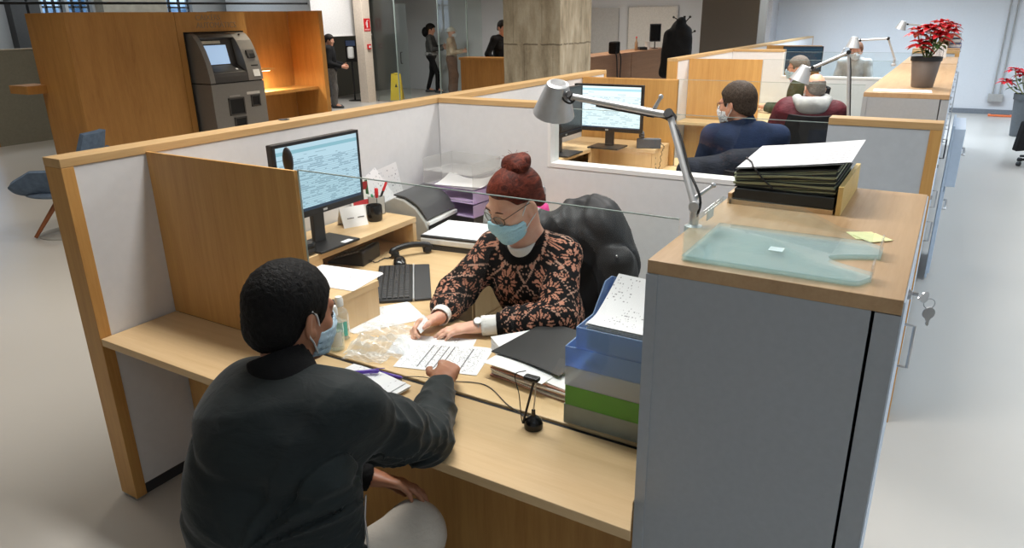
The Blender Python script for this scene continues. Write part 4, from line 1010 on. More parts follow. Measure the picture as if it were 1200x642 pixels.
lo = MB().box((KX - .6, 6.42, 0), (KX + .33, 7.32, 1.06)).build('lower_cabinet', M_atm, t, bev=.004)
MB().box((KX - .58, 6.43, 1.06), (KX + .31, 7.31, 1.075)).build('seam', M_gap, t)
def on_slope(a, b, y0, y1, up=.004):
    """frame on the line a->b in xz, y across"""
    a, b = Vector((a[0], 0, a[1])), Vector((b[0], 0, b[1])); d = (a - b).normalized(); n = Vector((0, 1, 0)).cross(d).normalized()
    return a, b, d, n
a, b, d, n = on_slope((KX + .06, 1.63), (KX + .13, 1.30), 0, 0)
m_ = MB(frame(b, (0, 1, 0), d, n)); L = (a - b).length
m_.box((6.55, .01, 0), (6.94, L * .80, .006)); m_.build('display', emit('cash_screen', C(150, 176, 206), .75), t, bev=.001)
m_ = MB(frame(b, (0, 1, 0), d, n)); m_.box((6.56, L * .86, 0), (6.86, L * .97, .01)); m_.build('name_strip', plain('strip_cream', C(206, 198, 180), .5), t)
a, b, d, n = on_slope((KX + .13, 1.30), (KX + .31, 1.20), 0, 0)
m_ = MB(frame(b, (0, 1, 0), d, n)); m_.box((6.55, .03, 0), (7.0, .17, .004)); m_.build('keyboard_plate', M_black, t)
m_ = MB(frame(b, (0, 1, 0), d, n)); m_.box((6.93, .06, .004), (6.96, .09, .007)); m_.build('button', M_whitepl, t)
a, b, d, n = on_slope((KX + .23, 1.50), (KX + .29, 1.34), 0, 0)
m_ = MB(frame(b, (0, 1, 0), d, n)); m_.box((7.13, .04, 0), (7.26, .15, .025)); cr = m_.build('card_reader', M_atm2, t, bev=.003)
m_ = MB(frame(b, (0, 1, 0), d, n)); m_.box((7.165, .045, .025), (7.245, .095, .027)); m_.build('card_slot', M_gap, cr)
a, b, d, n = on_slope((KX + .29, 1.34), (KX + .325, 1.18), 0, 0)
m_ = MB(frame(b, (0, 1, 0), d, n)); m_.box((7.15, .09, 0), (7.27, .105, .004)); m_.build('receipt_slot', M_gap, t)
m_ = MB(frame(b, (0, 1, 0), d, n)); m_.box((7.16, -.055, -.002), (7.27, .04, .004)); m_.build('white_plate', M_whitepl, t)
xf = KX + .33
def hole(nm, y0, y1, z0, z1):
    h = MB()
    h.box((xf, y0, z0), (xf + .012, y0 + .02, z1)).box((xf, y1 - .02, z0), (xf + .012, y1, z1)).box((xf, y0, z1 - .02), (xf + .012, y1, z1)).box((xf, y0, z0), (xf + .012, y1, z0 + .02))
    h = h.build(nm, M_atm2, lo)
    MB().box((xf, y0 + .02, z0 + .02), (xf + .002, y1 - .02, z1 - .02)).build('slot', M_gap, h)
hole('coin_tray', 6.66, 6.93, .62, .86); hole('note_tray', 7.05, 7.21, .71, .87); hole('lower_tray', 6.72, 6.93, .44, .59)
MB().box((xf, 6.69, .875), (xf + .003, 6.87, .895)).build('caption_strip', plain('caption', C(150, 146, 140), .5), lo)
MB().box((xf, 6.99, .885), (xf + .003, 7.22, .92)).build('caption_strip', plain('caption_pale', C(196, 192, 186), .5), lo)
MB().ball((KX + .10, 7.18, 1.70), (.018, .018, .01), 12, 8).build('camera', M_gap, t, sm=60)
MB().box((KX + .045, 6.98, 1.716), (KX + .075, 7.14, 1.722), None).build('amber_plate', plain('amber', C(190, 150, 110), .5), t)
# ------------------------------------------------------------------ lobby at the back left
bk = struct('wall_lobby', MB().box((-15.2, 12.0, 1.545), (-12.4, 12.12, CEIL)).box((-12.52, 12.12, 1.545), (-12.4, 13.9, CEIL)), plain('bulkhead_white', C(222, 222, 222), .6))
struct('trim_3', MB().box((-12.54, 12.0, 1.52), (-12.38, 13.9, 1.545)), M_white)
struct('wall_recess', MB().box((-13.9, 12.2, 0), (-13.8, 16.5, CEIL)), plain('recess_grey', C(110, 110, 104), .8))
t = thing('column', 'slim cream column with red fire signs beside the glass lobby wall', 'column', (-12.1, 13.3, 0))
MB().box((-12.22, 13.15, 0), (-11.97, 13.42, CEIL)).build('shaft', plain('cream_paint', C(214, 200, 184), .6), t, bev=.004)
t = thing('fire_sign', 'red fire extinguisher sign on the slim cream column', 'sign', (-11.968, 13.28, 1.62))
MB().box((-11.969, 13.19, 1.62), (-11.963, 13.40, 1.90)).build('plate', M_redpl, t)
Y0 = 13.295
s_ = MB(frame((-11.9625, Y0, 1.70), (0, 1, 0), (0, 0, 1), (1, 0, 0)))
s_.prism([(-.02, 0), (.02, 0), (.02, .10), (.012, .13), (-.012, .13), (-.02, .10)], 0, .001); s_.prism([(-.012, .135), (.05, .15), (.05, .165), (-.012, .155)], 0, .001); s_.prism([(-.024, .13), (-.045, .10), (-.045, .05), (-.036, .05), (-.036, .097), (-.018, .122)], 0, .001)
s_.build('pictogram', M_white, t)
s_ = MB(); s_.box((-11.9632, 13.21, 1.64), (-11.9622, 13.38, 1.672)); s_.build('caption_bar', plain('caption_pink', C(226, 150, 150), .6), t)
t = thing('fire_alarm', 'small red fire alarm call point on the slim cream column', 'alarm', (-11.968, 13.29, 1.22))
MB().box((-11.969, 13.24, 1.22), (-11.93, 13.35, 1.33)).build('case', M_redpl, t, bev=.004)
MB().box((-11.931, 13.265, 1.25), (-11.928, 13.325, 1.30)).build('glass_plate', M_white, t)
t = thing('gel_stand', 'black stand with a white hand gel dispenser and blue sign, in the dark recess', 'dispenser', (-12.60, 13.36, 0))
MB().lathe([(0, 0), (.16, 0), (.16, .012), (.02, .02), (0, .02)]).build('base', M_black, t, world=False, sm=40)
MB().tube([(0, 0, .02), (0, 0, 1.0)], .02).build('pole', M_black, t, world=False, sm=60)
fr = Rz(math.radians(35))
MB(fr).box((-.13, -.02, .92), (.13, .01, 1.42)).build('back_plate', M_black, t, world=False, bev=.006)
MB(fr).box((-.075, -.14, 1.0), (.075, -.02, 1.27)).build('dispenser', M_whitepl, t, world=False, bev=.035)
MB(fr).box((-.11, -.026, 1.29), (.11, -.02, 1.41)).build('blue_sign', plain('sign_blue', C(110, 136, 190), .5), t, world=False)
# glass lobby screen
t = thing('glass_partition', 'tall clear glass lobby partition beside the slim cream column', 'glass partition', (-10.6, 13.5, 0))
M_lglass = thin_glass('lobby_glass', (.90, .94, .93, 1), 1.2, .02, .012)
for a, b in ((-11.95, -11.30), (-10.05, -9.3), (-9.28, -8.9)):
    MB().box((a, 13.49, .03), (b, 13.505, 3.3)).build('pane', M_lglass, t)
fr_ = MB(); fr_.box((-11.97, 13.47, 0), (-8.9, 13.52, .03)); fr_.box((-11.97, 13.47, 3.3), (-8.9, 13.52, 3.36))
fr_.build('rails', M_steel, t)
for x in (-11.29, -10.06, -9.29): MB().box((x - .008, 13.485, .03), (x + .008, 13.51, 3.3)).build('joint', M_glassedge, t)
hd_ = MB().tube([(-11.12, 13.47, .9), (-11.12, 13.42, .9), (-11.12, 13.42, 1.15), (-11.12, 13.47, 1.15)], .012)
dr = MB().box((-11.28, 13.49, .03), (-10.95, 13.505, 2.2)).build('swing_leaf', M_lglass, t); hd_.build('handle', M_black, dr, sm=50)
t = thing('wet_floor_sign', 'yellow folding floor sign behind the glass beside the slim cream column', 'floor sign', (-11.75, 13.95, 0), math.radians(30))
for s in (-1, 1):
    MB().sheet(lambda u, v: ((u - .5) * (.30 - .07 * v), s * (.14 - .13 * v), .62 * v), 1, 4, .006 * s).build('board', plain('safety_yellow', C(236, 196, 30), .5), t, world=False)
MB().prism([(-.03, -.05), (.03, -.05), (0, .04)], -.001, .001, frame((0, -.075, .36), (1, 0, 0), (0, .2, 1), (0, -1, .2))).build('symbol', M_black, t, world=False)
MB().box((-.05, -.03, .60), (.05, .03, .64)).build('grip', plain('safety_yellow', C(236, 196, 30), .5), t, world=False, bev=.008)
# reception counter
t = thing('reception_counter', 'oak reception counter to the left of the concrete pillar, man in black behind it', 'counter', (-7.9, 12.3, 0))
MB().box((-8.44, 12.0, 0), (-6.9, 12.05, 1.10)).build('front', M_kiosk, t, bev=.002); MB().box((-8.46, 11.97, 1.10), (-6.9, 12.35, 1.145)).build('top', M_kiosk, t, bev=.002)
MB().box((-8.44, 12.05, 0), (-8.39, 12.33, 1.10)).build('end_panel', M_kiosk, t)
# concrete pillar
nc = NT('concrete'); nc.set(.85, 0, .2)
v = nc.coord()
tc = nc.node('ShaderNodeTexCoord'); sp = nc.node('ShaderNodeSeparateXYZ', {0: (tc, 'Object')})
basec = nc.ramp(nc.noise(nc.coord((1.2, 1.2, .35)), 6, 5, .65), [(.3, C(122, 112, 94)), (.5, C(158, 148, 128)), (.72, C(182, 174, 156))])
hz = nc.math('LESS_THAN', nc.math('ABSOLUTE', nc.math('SUBTRACT', nc.math('MODULO', nc.math('ADD', (sp, 2), nc.math('MULTIPLY', nc.noise(v, 8), .03)), .50), .1)), .008)
hx = nc.math('LESS_THAN', nc.math('MODULO', nc.math('ADD', nc.math('ADD', (sp, 0), (sp, 1)), nc.math('ADD', 20.0, nc.math('MULTIPLY', nc.math('FLOOR', nc.math('DIVIDE', nc.math('SUBTRACT', (sp, 2), .1), .5)), .137))), .36), .006)
k = nc.math('MULTIPLY', nc.math('MAXIMUM', hz, nc.math('MULTIPLY', hx, .8)), nc.math('GREATER_THAN', nc.noise(v, 14), .38))
mx = nc.node('ShaderNodeMix', {0: nc.math('MULTIPLY', k, .65), 6: basec, 7: C(70, 60, 48)}, data_type='RGBA'); nc.base((mx, 2))
nc.bump(nc.noise(v, 40, 4), .3, .01)
t = thing('pillar', 'square board-marked concrete pillar behind the partition', 'pillar', (-4.04, 7.48, 0))
MB().box((-4.40, 7.1, 0), (-3.68, 7.87, CEIL)).build('shaft', nc.m, t, bev=.012)
t = thing('pillar', 'smooth taupe pillar beyond the coat stand', 'pillar', (-3.5, 13.4, 0))
MB().box((-3.98, 13.0, 0), (-3.0, 13.6, CEIL)).build('shaft', plain('taupe_paint', C(112, 106, 98), .8, var=.02), t, bev=.006)
struct('wall_nook', MB().box((-4.4, 15.9, 0), (-3.42, 16.5, CEIL)), plain('nook_white', C(206, 206, 210), .7))
# office counter with things on it
t = thing('office_counter', 'brown wooden counter in the office beyond the concrete pillar', 'counter', (-5.6, 13.5, 0))
M_ocnt = wood('brown_counter', C(170, 126, 92), C(140, 98, 68), 'y')
MB().box((-5.95, 11.4, 0), (-5.5, 13.62, 1.17)).build('body', M_ocnt, t, bev=.003); MB().box((-5.95, 13.64, 0), (-5.5, 15.75, 1.17)).build('body', M_ocnt, t, bev=.003)
MB().box((-6.0, 11.38, 1.17), (-5.48, 15.77, 1.20)).build('top', M_ocnt, t)
t = thing('door', 'pale flat door in the back wall just right of the concrete pillar', 'door', (-7.5, 16.46, 0))
MB().box((-7.85, 16.44, 0), (-7.0, 16.49, 2.05)).build('leaf', plain('door_grey', C(190, 190, 190), .6), t, bev=.004)
MB().tube([(-7.75, 16.44, 1.05), (-7.75, 16.38, 1.05), (-7.62, 16.38, 1.05)], .012).build('handle', M_steel, t, sm=50)
t = thing('notice_board', 'large pale glass board on the back wall behind the office counter', 'board', (-6.1, 16.45, 0))
MB().box((-6.75, 16.44, .95), (-5.6, 16.47, 2.05)).build('panel', plain('board_pale', C(222, 220, 216), .35), t, bev=.003)
fr = MB()
for a, b in (((-6.78, 16.43, .93), (-6.75, 16.48, 2.07)), ((-5.6, 16.43, .93), (-5.57, 16.48, 2.07)), ((-6.75, 16.43, 2.05), (-5.6, 16.48, 2.08)), ((-6.75, 16.43, .92), (-5.6, 16.48, .95))): fr.box(a, b)
fr.build('frame', M_alu, t)
def on_counter(y, z=1.2): return (-5.7, y, z)
t = thing('tablet_stand', 'dark upright tablet on a stand on the office counter, near the coat stand', 'tablet', (-5.62, 15.2, 1.2), math.radians(35))
MB().lathe([(0, 0), (.07, 0), (.07, .01), (.012, .016), (.012, .2), (0, .2)]).build('stand', M_black, t, world=False, sm=40)
MB().box((-.12, -.012, .14), (.12, .012, .50)).build('screen', M_dark, t, world=False, bev=.006); MB().box((-.105, -.0135, .16), (.105, -.012, .48)).build('display', M_blackg, t, world=False)
t = thing('bottle', 'small brown bottle standing on the office counter', 'bottle', (-5.66, 14.25, 1.2))
MB().lathe([(0, 0), (.03, 0), (.033, .01), (.033, .15), (.014, .19), (.014, .24), (0, .24)]).build('body', plain('bottle_tan', C(150, 120, 90), .4), t, world=False, sm=40)
MB().lathe([(0, .241), (.016, .241), (.016, .27), (0, .27)]).build('cap', M_redpl, t, world=False, sm=40)
t = thing('card_terminal', 'black card terminal on the office counter', 'terminal', (-5.62, 14.5, 1.2), .6)
MB().box((-.08, -.1, 0), (.08, .1, .06)).build('body', M_black, t, world=False, bev=.01); MB().box((-.06, -.02, .06), (.06, .08, .064)).build('display', M_dark, t, world=False)
t = thing('paper_cup', 'white paper cup on the office counter beside the card terminal', 'cup', (-5.62, 14.78, 1.2))
MB().lathe([(0, 0), (.045, 0), (.06, .15), (.064, .155), (.058, .155), (.044, .01), (0, .01)]).build('cup', M_whitepl, t, world=False, sm=40)
t = thing('shoulder_bag', 'black shoulder bag hanging by its strap at the office counter edge', 'bag', (-5.56, 12.9, .9005))
MB().box((-.07, -.12, .30), (.08, .12, .52)).build('bag', cloth('black_bag', C(28, 26, 26), C(18, 17, 17)), t, world=False, bev=.03)
MB().tube(spline([(.07, -.09, .34), (.105, -.10, .2), (.11, -.06, -.2), (.105, .0, -.35), (.11, .05, -.2), (.105, .09, .2), (.07, .08, .34)], 6), .012, 8).build('strap', M_dark, t, world=False, sm=60)
# conduits, socket box, orange strip
t = thing('conduit', 'pair of grey cable conduits running up the white wall from a junction box', 'conduit', (.69, 16.47, .25))
for x in (.635, .745): MB().tube([(x, 16.455, .37), (x, 16.455, CEIL)], .014, 10).build('pipe', M_greypl, t, sm=60)
MB().box((.57, 16.41, .24), (.81, 16.469, .38)).build('junction_box', M_greypl, t, bev=.006)
t = thing('floor_strip', 'short orange strip lying on the floor by the white wall', 'strip', (.8, 16.2, 0))
MB().box((.62, 16.12, 0), (1.0, 16.26, .035)).build('strip', plain('orange_plastic', C(232, 120, 70), .5), t, bev=.01); MB().box((.66, 16.16, .035), (.96, 16.22, .038)).build('groove', M_dark, t)
# coat stand
t = thing('coat_stand', 'black coat stand beyond the partition, its hooks tipped with balls', 'coat stand', (-3.95, 12.0, 0))
MB().tube([(0, 0, .02), (0, 0, 1.85)], .02).build('pole', M_black, t, world=False, sm=60)
MB().lathe([(0, 0), (.2, 0), (.2, .015), (.03, .03), (0, .03)]).build('base', M_black, t, world=False, sm=40)
for i in range(6):
    a = i * PI / 3 + .3; z = 1.80 if i % 2 else 1.58
    h = MB().tube([(0, 0, z - .08), (.08 * math.cos(a), .08 * math.sin(a), z - .02), (.17 * math.cos(a), .17 * math.sin(a), z + .03)], .008).ball((.175 * math.cos(a), .175 * math.sin(a), z + .033), .019, 12, 8).build('hook', M_black, t, world=False, sm=60)
# ------------------------------------------------------------------ implicit surfaces for bodies, clothes and soft things
f32 = np.float32
def vec(p): return np.array(p, dtype=np.float64)
def nrm(p): p = vec(p); return p / max(1e-9, np.linalg.norm(p))
class Sdf:
    def __init__(s): s.p = []; s.disp = None
    def caps(s, a, b, ra, rb=None, k=.03, cuta=False, cutb=False, flat=None, op='u', xf=None):
        """tapered capsule a-b; flat = (axis, factor) squashes the section; cut ends are flat"""
        s.p.append(('c', vec(a), vec(b), ra, ra if rb is None else rb, k, cuta, cutb, flat, op, xf)); return s
    def ell(s, c, r, R=None, k=.03, op='u', xf=None):
        s.p.append(('e', vec(c), vec(r), None if R is None else np.array(R, dtype=np.float64), 0, k, 0, 0, 0, op, xf)); return s
    def fn(s, f, k=.0, op='u', xf=None):
        s.p.append(('f', f, 0, 0, 0, k, 0, 0, 0, op, xf)); return s
    def chain(s, pts, rs, k=.02, **kw):
        for i in range(len(pts) - 1): s.caps(pts[i], pts[i + 1], rs[i], rs[i + 1], k if i == 0 else min(k, .012), **kw)
        return s
    def __call__(s, P):
        P = P.astype(np.float64); D = np.full(len(P), 1e3); cache = {}
        for q in s.p:
            typ, k, op, xf = q[0], q[5], q[9], q[10]
            X = P; sc = 1.0
            if xf is not None:
                key = id(xf)
                if key not in cache: cache[key] = ((P - xf[0]) @ xf[1]) / xf[2]
                X = cache[key]; sc = xf[2]
            if typ == 'c':
                a, b, ra, rb = q[1:5]; ba = b - a; L2 = float(ba @ ba) + 1e-12; pa = X - a
                tr = (pa @ ba) / L2; t = np.clip(tr, 0, 1); w = pa - t[:, None] * ba
                f = 1.0
                if q[8]: n, f = nrm(q[8][0]), q[8][1]; w = w + np.outer(w @ n, n) * (1 / f - 1)
                d = np.sqrt((w * w).sum(1)) - (ra + (rb - ra) * t)
                if f < 1: d = d * (.5 + .5 * f)
                L = math.sqrt(L2)
                if q[6]: d = np.maximum(d, -tr * L)
                if q[7]: d = np.maximum(d, (tr - 1) * L)
            elif typ == 'e':
                X0 = X - q[1]
                if q[3] is not None: X0 = X0 @ q[3]
                r = q[2]; k0 = np.sqrt(((X0 / r) ** 2).sum(1)); k1 = np.sqrt(((X0 / r ** 2) ** 2).sum(1))
                d = k0 * (k0 - 1) / np.maximum(k1, 1e-9)
            else: d = q[1](X)
            d = d * sc
            if op == 'u':
                if k > 0:
                    h = np.maximum(k - np.abs(D - d), 0) / k; D = np.minimum(D, d) - h * h * k * .25
                else: D = np.minimum(D, d)
            elif op == 's':
                d = -d
                if k > 0:
                    h = np.maximum(k - np.abs(D - d), 0) / k; D = np.maximum(D, d) + h * h * k * .25
                else: D = np.maximum(D, d)
            elif op == 'i': D = np.maximum(D, d)
        if s.disp is not None: D = D + s.disp(P)
        return D
    def bounds(s, pad=.03):
        lo = np.full(3, 1e3); hi = -lo
        for q in s.p:
            if q[9] != 'u' or q[0] == 'f': continue
            pts = [(q[1], max(q[3], q[4])), (q[2], max(q[3], q[4]))] if q[0] == 'c' else [(q[1], float(max(q[2])))]
            for c, r in pts:
                if q[10] is not None: c = q[10][0] + q[10][1] @ (c * q[10][2]); r = r * q[10][2]
                lo = np.minimum(lo, c - r); hi = np.maximum(hi, c + r)
        return lo - pad, hi + pad
_OFF = np.array([(i, j, k) for i in (0, 1) for j in (0, 1) for k in (0, 1)])
_EDG = [(a, b) for a in range(8) for b in range(a + 1, 8) if bin(a ^ b).count('1') == 1]
def polygonize(f, lo, hi, h, slack=1.25):
    """surface nets on the blocks the surface passes through"""
    B = 8; lo = vec(lo); n = np.ceil((vec(hi) - lo) / (B * h)).astype(int) + 1
    bi = np.stack(np.meshgrid(*[np.arange(m) for m in n], indexing='ij'), -1).reshape(-1, 3)
    cen = lo + (bi + .5) * B * h
    keep = np.abs(f(cen)) < B * h * .87 * slack + .012
    bi = bi[keep]
    g = np.stack(np.meshgrid(*[np.arange(B + 1)] * 3, indexing='ij'), -1).reshape(-1, 3)
    Vs, Ks, Es = [], [], []
    stride = np.array([1, 4096, 4096 * 4096], dtype=np.int64)
    CH = 220
    for c0 in range(0, len(bi), CH):
        blk = bi[c0:c0 + CH]; m = len(blk)
        idx = (blk[:, None, :] * B + g[None]).reshape(-1, 3)
        D = f(lo + idx * h).reshape(m, B + 1, B + 1, B + 1)
        S = D < 0
        cor = np.stack([D[:, i:i + B, j:j + B, k:k + B] for i, j, k in _OFF], -1)
        sg = cor < 0; cnt = sg.sum(-1); act = (cnt > 0) & (cnt < 8)
        w = np.argwhere(act)
        if len(w) == 0: continue
        cv = cor[act]; acc = np.zeros((len(cv), 3)); num = np.zeros(len(cv))
        for a, b in _EDG:
            da, db = cv[:, a], cv[:, b]; x = (da < 0) != (db < 0)
            t = np.where(x, da / np.where(x, da - db, 1), 0)
            acc += np.where(x[:, None], _OFF[a] + (t[:, None]) * (_OFF[b] - _OFF[a]), 0); num += x
        cell = blk[w[:, 0]] * B + w[:, 1:]
        Vs.append(lo + (cell + acc / num[:, None]) * h); Ks.append((cell + 1) @ stride)
        for ax in range(3):
            sl0 = [slice(0, B)] * 3; sl1 = list(sl0); sl1[ax] = slice(1, B + 1)
            s0 = S[(slice(None), *sl0)]; s1 = S[(slice(None), *sl1)]
            e = np.argwhere(s0 != s1)
            if len(e):
                ec = blk[e[:, 0]] * B + e[:, 1:]
                Es.append(np.concatenate([ec, np.full((len(e), 1), ax), s0[e[:, 0], e[:, 1], e[:, 2], e[:, 3]][:, None].astype(int)], 1))
    V_ = np.concatenate(Vs); K = np.concatenate(Ks); E = np.concatenate(Es)
    o = np.argsort(K); K = K[o]; V_ = V_[o]
    F = []
    for ax in range(3):
        e = E[E[:, 3] == ax]; u, v = (ax + 1) % 3, (ax + 2) % 3
        du = np.zeros(3, int); du[u] = 1; dv = np.zeros(3, int); dv[v] = 1
        q = [e[:, :3] - du - dv, e[:, :3] - dv, e[:, :3], e[:, :3] - du]
        ids = []; ok = np.ones(len(e), bool)
        for c in q:
            kk = (c + 1) @ stride; i = np.clip(np.searchsorted(K, kk), 0, len(K) - 1); ok &= K[i] == kk; ids.append(i)
        Q = np.stack(ids, 1); fl = e[:, 4] == 0
        Q[fl] = Q[fl][:, ::-1]; F.append(Q[ok])
    F = np.concatenate(F)
    # settle vertices on the surface
    eps = h * .25
    for _ in range(2):
        d = f(V_); gr = np.stack([f(V_ + np.eye(3)[i] * eps) - f(V_ - np.eye(3)[i] * eps) for i in range(3)], 1) / (2 * eps)
        l = np.maximum((gr ** 2).sum(1), .05)
        V_ = V_ - np.clip(d / l, -h * .6, h * .6)[:, None] * gr
    return V_, F
def soft(name, f, h, mat, parent, lo=None, hi=None, relax=1, color=None):
    if lo is None: lo, hi = f.bounds()
    V_, F = polygonize(f, lo, hi, h)
    for _ in range(relax):
        e = np.concatenate([F[:, [0, 1]], F[:, [1, 2]], F[:, [2, 3]], F[:, [3, 0]]])
        acc = np.zeros_like(V_); cnt = np.zeros(len(V_)); np.add.at(acc, e[:, 0], V_[e[:, 1]]); np.add.at(acc, e[:, 1], V_[e[:, 0]]); np.add.at(cnt, e.ravel(), 1)
        V_ = V_ * .5 + .5 * acc / np.maximum(cnt, 1)[:, None]
    me = bpy.data.meshes.new(name)
    me.vertices.add(len(V_)); me.vertices.foreach_set('co', V_.astype(f32).ravel())
    me.loops.add(F.size); me.loops.foreach_set('vertex_index', F.astype(np.int32).ravel())
    me.polygons.add(len(F)); me.polygons.foreach_set('loop_start', np.arange(0, F.size, 4, dtype=np.int32)); me.polygons.foreach_set('loop_total', np.full(len(F), 4, dtype=np.int32))
    me.update(); me.validate()
    me.polygons.foreach_set('use_smooth', [True] * len(me.polygons))
    if color is not None:
        at = me.color_attributes.new('pattern', 'FLOAT_COLOR', 'POINT'); at.data.foreach_set('color', color(V_).astype(f32).ravel())
    return link(name, me, mat, parent, True)
def waves(seed, freq, n=7):
    r = np.random.default_rng(seed); K = r.normal(size=(n, 3)); K = K / np.linalg.norm(K, axis=1)[:, None] * r.uniform(.6, 1.5, (n, 1)) * freq; ph = r.uniform(0, 6.28, n)
    def f(P):
        o = np.zeros(len(P))
        for i in range(n): o += np.sin(P @ K[i] + ph[i] + 1.3 * np.sin(P @ K[(i + 3) % n] * .6 + ph[(i + 1) % n]))
        return o / n
    return f
def folds(P, a, b, R, amp, n, seed, spiral=1.0):
    """creases across a limb from a to b, fading outside it"""
    a, b = vec(a), vec(b); ax = nrm(b - a); L = np.linalg.norm(b - a); q = P - a; t = q @ ax
    w = q - np.outer(t, ax); d = np.sqrt((w * w).sum(1))
    ref = nrm(np.cross(ax, [.3, .5, .81])); r2 = np.cross(ax, ref); th = np.arctan2(w @ ref, w @ r2)
    g = np.sin(t / L * n * 6.28 + spiral * th + 1.2 * np.sin(2 * th + seed) + .8 * np.sin(t / L * 5 + seed * 2))
    ridge = 1 - np.abs(g) ** .7
    return -amp * (ridge - .4) * np.exp(-np.maximum(0, np.abs(t / L - .5) - .5) ** 2 * 30) * (d < R * 1.8)
# ------------------------------------------------------------------ skin, hair
def skin_mat(name, c, red):
    if name in MATS: return MATS[name]
    n = NT(name); n.set(.48, 0, .4); v = n.coord()
    n.base(n.ramp(n.noise(v, 18, 4), [(.3, c), (.75, red)])); n.b.inputs['Subsurface Weight'].default_value = .12; n.b.inputs['Subsurface Radius'].default_value = (.01, .004, .002); n.b.inputs['Subsurface Scale'].default_value = .6
    n.bump(n.noise(v, 260, 2), .12, .002); MATS[name] = n.m; return n.m
def hair_mat(name, c1, c2, stretch=(60, 60, 60), bump=.6):
    if name in MATS: return MATS[name]
    n = NT(name); n.set(.62, 0, .18); v = n.coord(stretch)
    g = n.noise(v, 3, 4, .65, .8); n.base(n.ramp(g, [(.3, c1), (.7, c2)])); n.bump(g, bump, .006); MATS[name] = n.m; return n.m
SK_F = skin_mat('skin_fair', C(236, 190, 164), C(222, 160, 136)); SK_T = skin_mat('skin_tan', C(176, 124, 94), C(160, 104, 78)); SK_M = skin_mat('skin_mid', C(214, 164, 138), C(200, 140, 116))
def head_frame(c, face, up=(0, 0, 1), s=1.0):
    y = nrm(face); x = nrm(np.cross(y, up)); z = np.cross(x, y)
    return (vec(c), np.stack([x, y, z], 1), s)
def hw(H, p): return H[0] + H[1] @ (vec(p) * H[2])
def add_head(f, H, k0=.02, jaw=1.0, nose=1.0, ears=True, closed=True):
    kw = dict(xf=H)
    f.ell((0, -.012, .035), (.076, .097, .088), k=k0, **kw)
    f.ell((0, .018, -.005), (.069, .078, .082), k=.02, **kw)
    f.caps((0, .035, -.03), (0, .066, -.094), .055, .027 * jaw, k=.03, **kw)
    for sx in (-1, 1):
        f.caps((sx * .058, .0, -.035), (sx * .026, .062, -.088), .018, .018, k=.03, **kw)
        f.ell((sx * .040, .066, -.022), (.022, .018, .018), k=.02, **kw)
        f.ell((sx * .033, .093, .004), (.019, .014, .011), k=.012, op='s', **kw)
        f.ell((sx * .033, .080, .004), (.0145, .0135, .0115), k=.004, **kw)
    f.caps((-.040, .083, .024), (.040, .083, .024), .010, .010, k=.014, **kw)
    f.caps((0, .090, .016), (0, .112 * nose, -.022), .007, .011, k=.014, **kw)
    for sx in (-1, 1): f.ell((sx * .011, .099, -.026), (.009, .010, .008), k=.008, **kw)
    f.caps((-.018, .092, -.052), (.018, .092, -.052), .006, .006, k=.008, **kw); f.caps((-.015, .090, -.062), (.015, .090, -.062), .0068, .0068, k=.008, **kw)
    f.caps((-.02, .097, -.057), (.02, .097, -.057), .0016, .0016, k=.004, op='s', **kw)
    if ears:
        for sx in (-1, 1):
            c_, s_ = math.cos(sx * .45), math.sin(sx * .45)
            R = np.array([[c_, -s_, 0], [s_, c_, 0], [0, 0, 1]])
            f.ell((sx * .082, -.010, -.006), (.008, .019, .033), R=R, k=.008, **kw)
            f.ell((sx * .089, -.004, -.002), (.006, .010, .020), R=R, k=.004, op='s', **kw)
            f.ell((sx * .080, .002, -.030), (.007, .009, .010), k=.006, **kw)
    return f
def add_hand(f, W_, F, N, thumb, curl=(.5, .5, .5, .5), spread=.10, s=1.0, thumb_curl=.4, k=.010, bend=None):
    """wrist, direction of the fingers, palm normal, side of the thumb; curl in radians per joint"""
    W_ = vec(W_); F = nrm(F); N = vec(N); N = nrm(N - F * (N @ F)); S = np.cross(F, N); S = S if S @ vec(thumb) > 0 else -S
    P = lambda a, b, c: W_ + (F * a + S * b + N * c) * s
    for b, r in ((.024, .0150), (.008, .0155), (-.008, .0150), (-.023, .0135)):
        f.caps(P(.010, b * .55, .002), P(.088, b * 1.05, 0), .0165 * s, r * s * .86, k=.014, flat=(N, .86))
    f.caps(P(.0, 0, 0), P(.03, 0, 0), .0235 * s, .024 * s, k=.02, flat=(N, .72))
    f.caps(P(.02, .022, .008), P(.052, .030, .012), .017 * s, .012 * s, k=.012)
    base = [(.088, .0265), (.093, .0085), (.089, -.0095), (.080, -.0265)]; lens = [(.040, .024, .019), (.045, .028, .020), (.041, .026, .019), (.032, .019, .017)]
    rad = [.0088, .0092, .0087, .0078]
    for i in range(4):
        a, b = base[i]; p = P(a, b, 0); ang = 0.0; side = spread * (1.5 - i) * .6; r = rad[i] * s
        for j, L in enumerate(lens[i]):
            ang += curl[i] * (.75 if j == 0 else 1.0)
            d = F * math.cos(ang) + N * math.sin(ang) + S * side * math.cos(ang); d = nrm(d); e = p + d * L * s
            f.caps(p, e, r, r * .90, k=.007 if j else .010); p = e; r *= .90
    p = P(.026, .022, .008); d0 = nrm(F * .62 + S * .72 + N * .30)
    for j, (L, r0, r1) in enumerate(((.040, .0125, .0108), (.032, .0105, .0094), (.024, .0094, .0078))):
        d = nrm(d0 + (F * .5 - S * .55 + N * .25) * thumb_curl * j); e = p + d * L * s; f.caps(p, e, r0 * s, r1 * s, k=.008); p = e
    return f
def limb(f, pts, rs, k=.03, **kw):
    for i in range(len(pts) - 1): f.caps(pts[i], pts[i + 1], rs[i], rs[i + 1], k=k, **kw)
def lerp(a, b, t): return vec(a) * (1 - t) + vec(b) * t
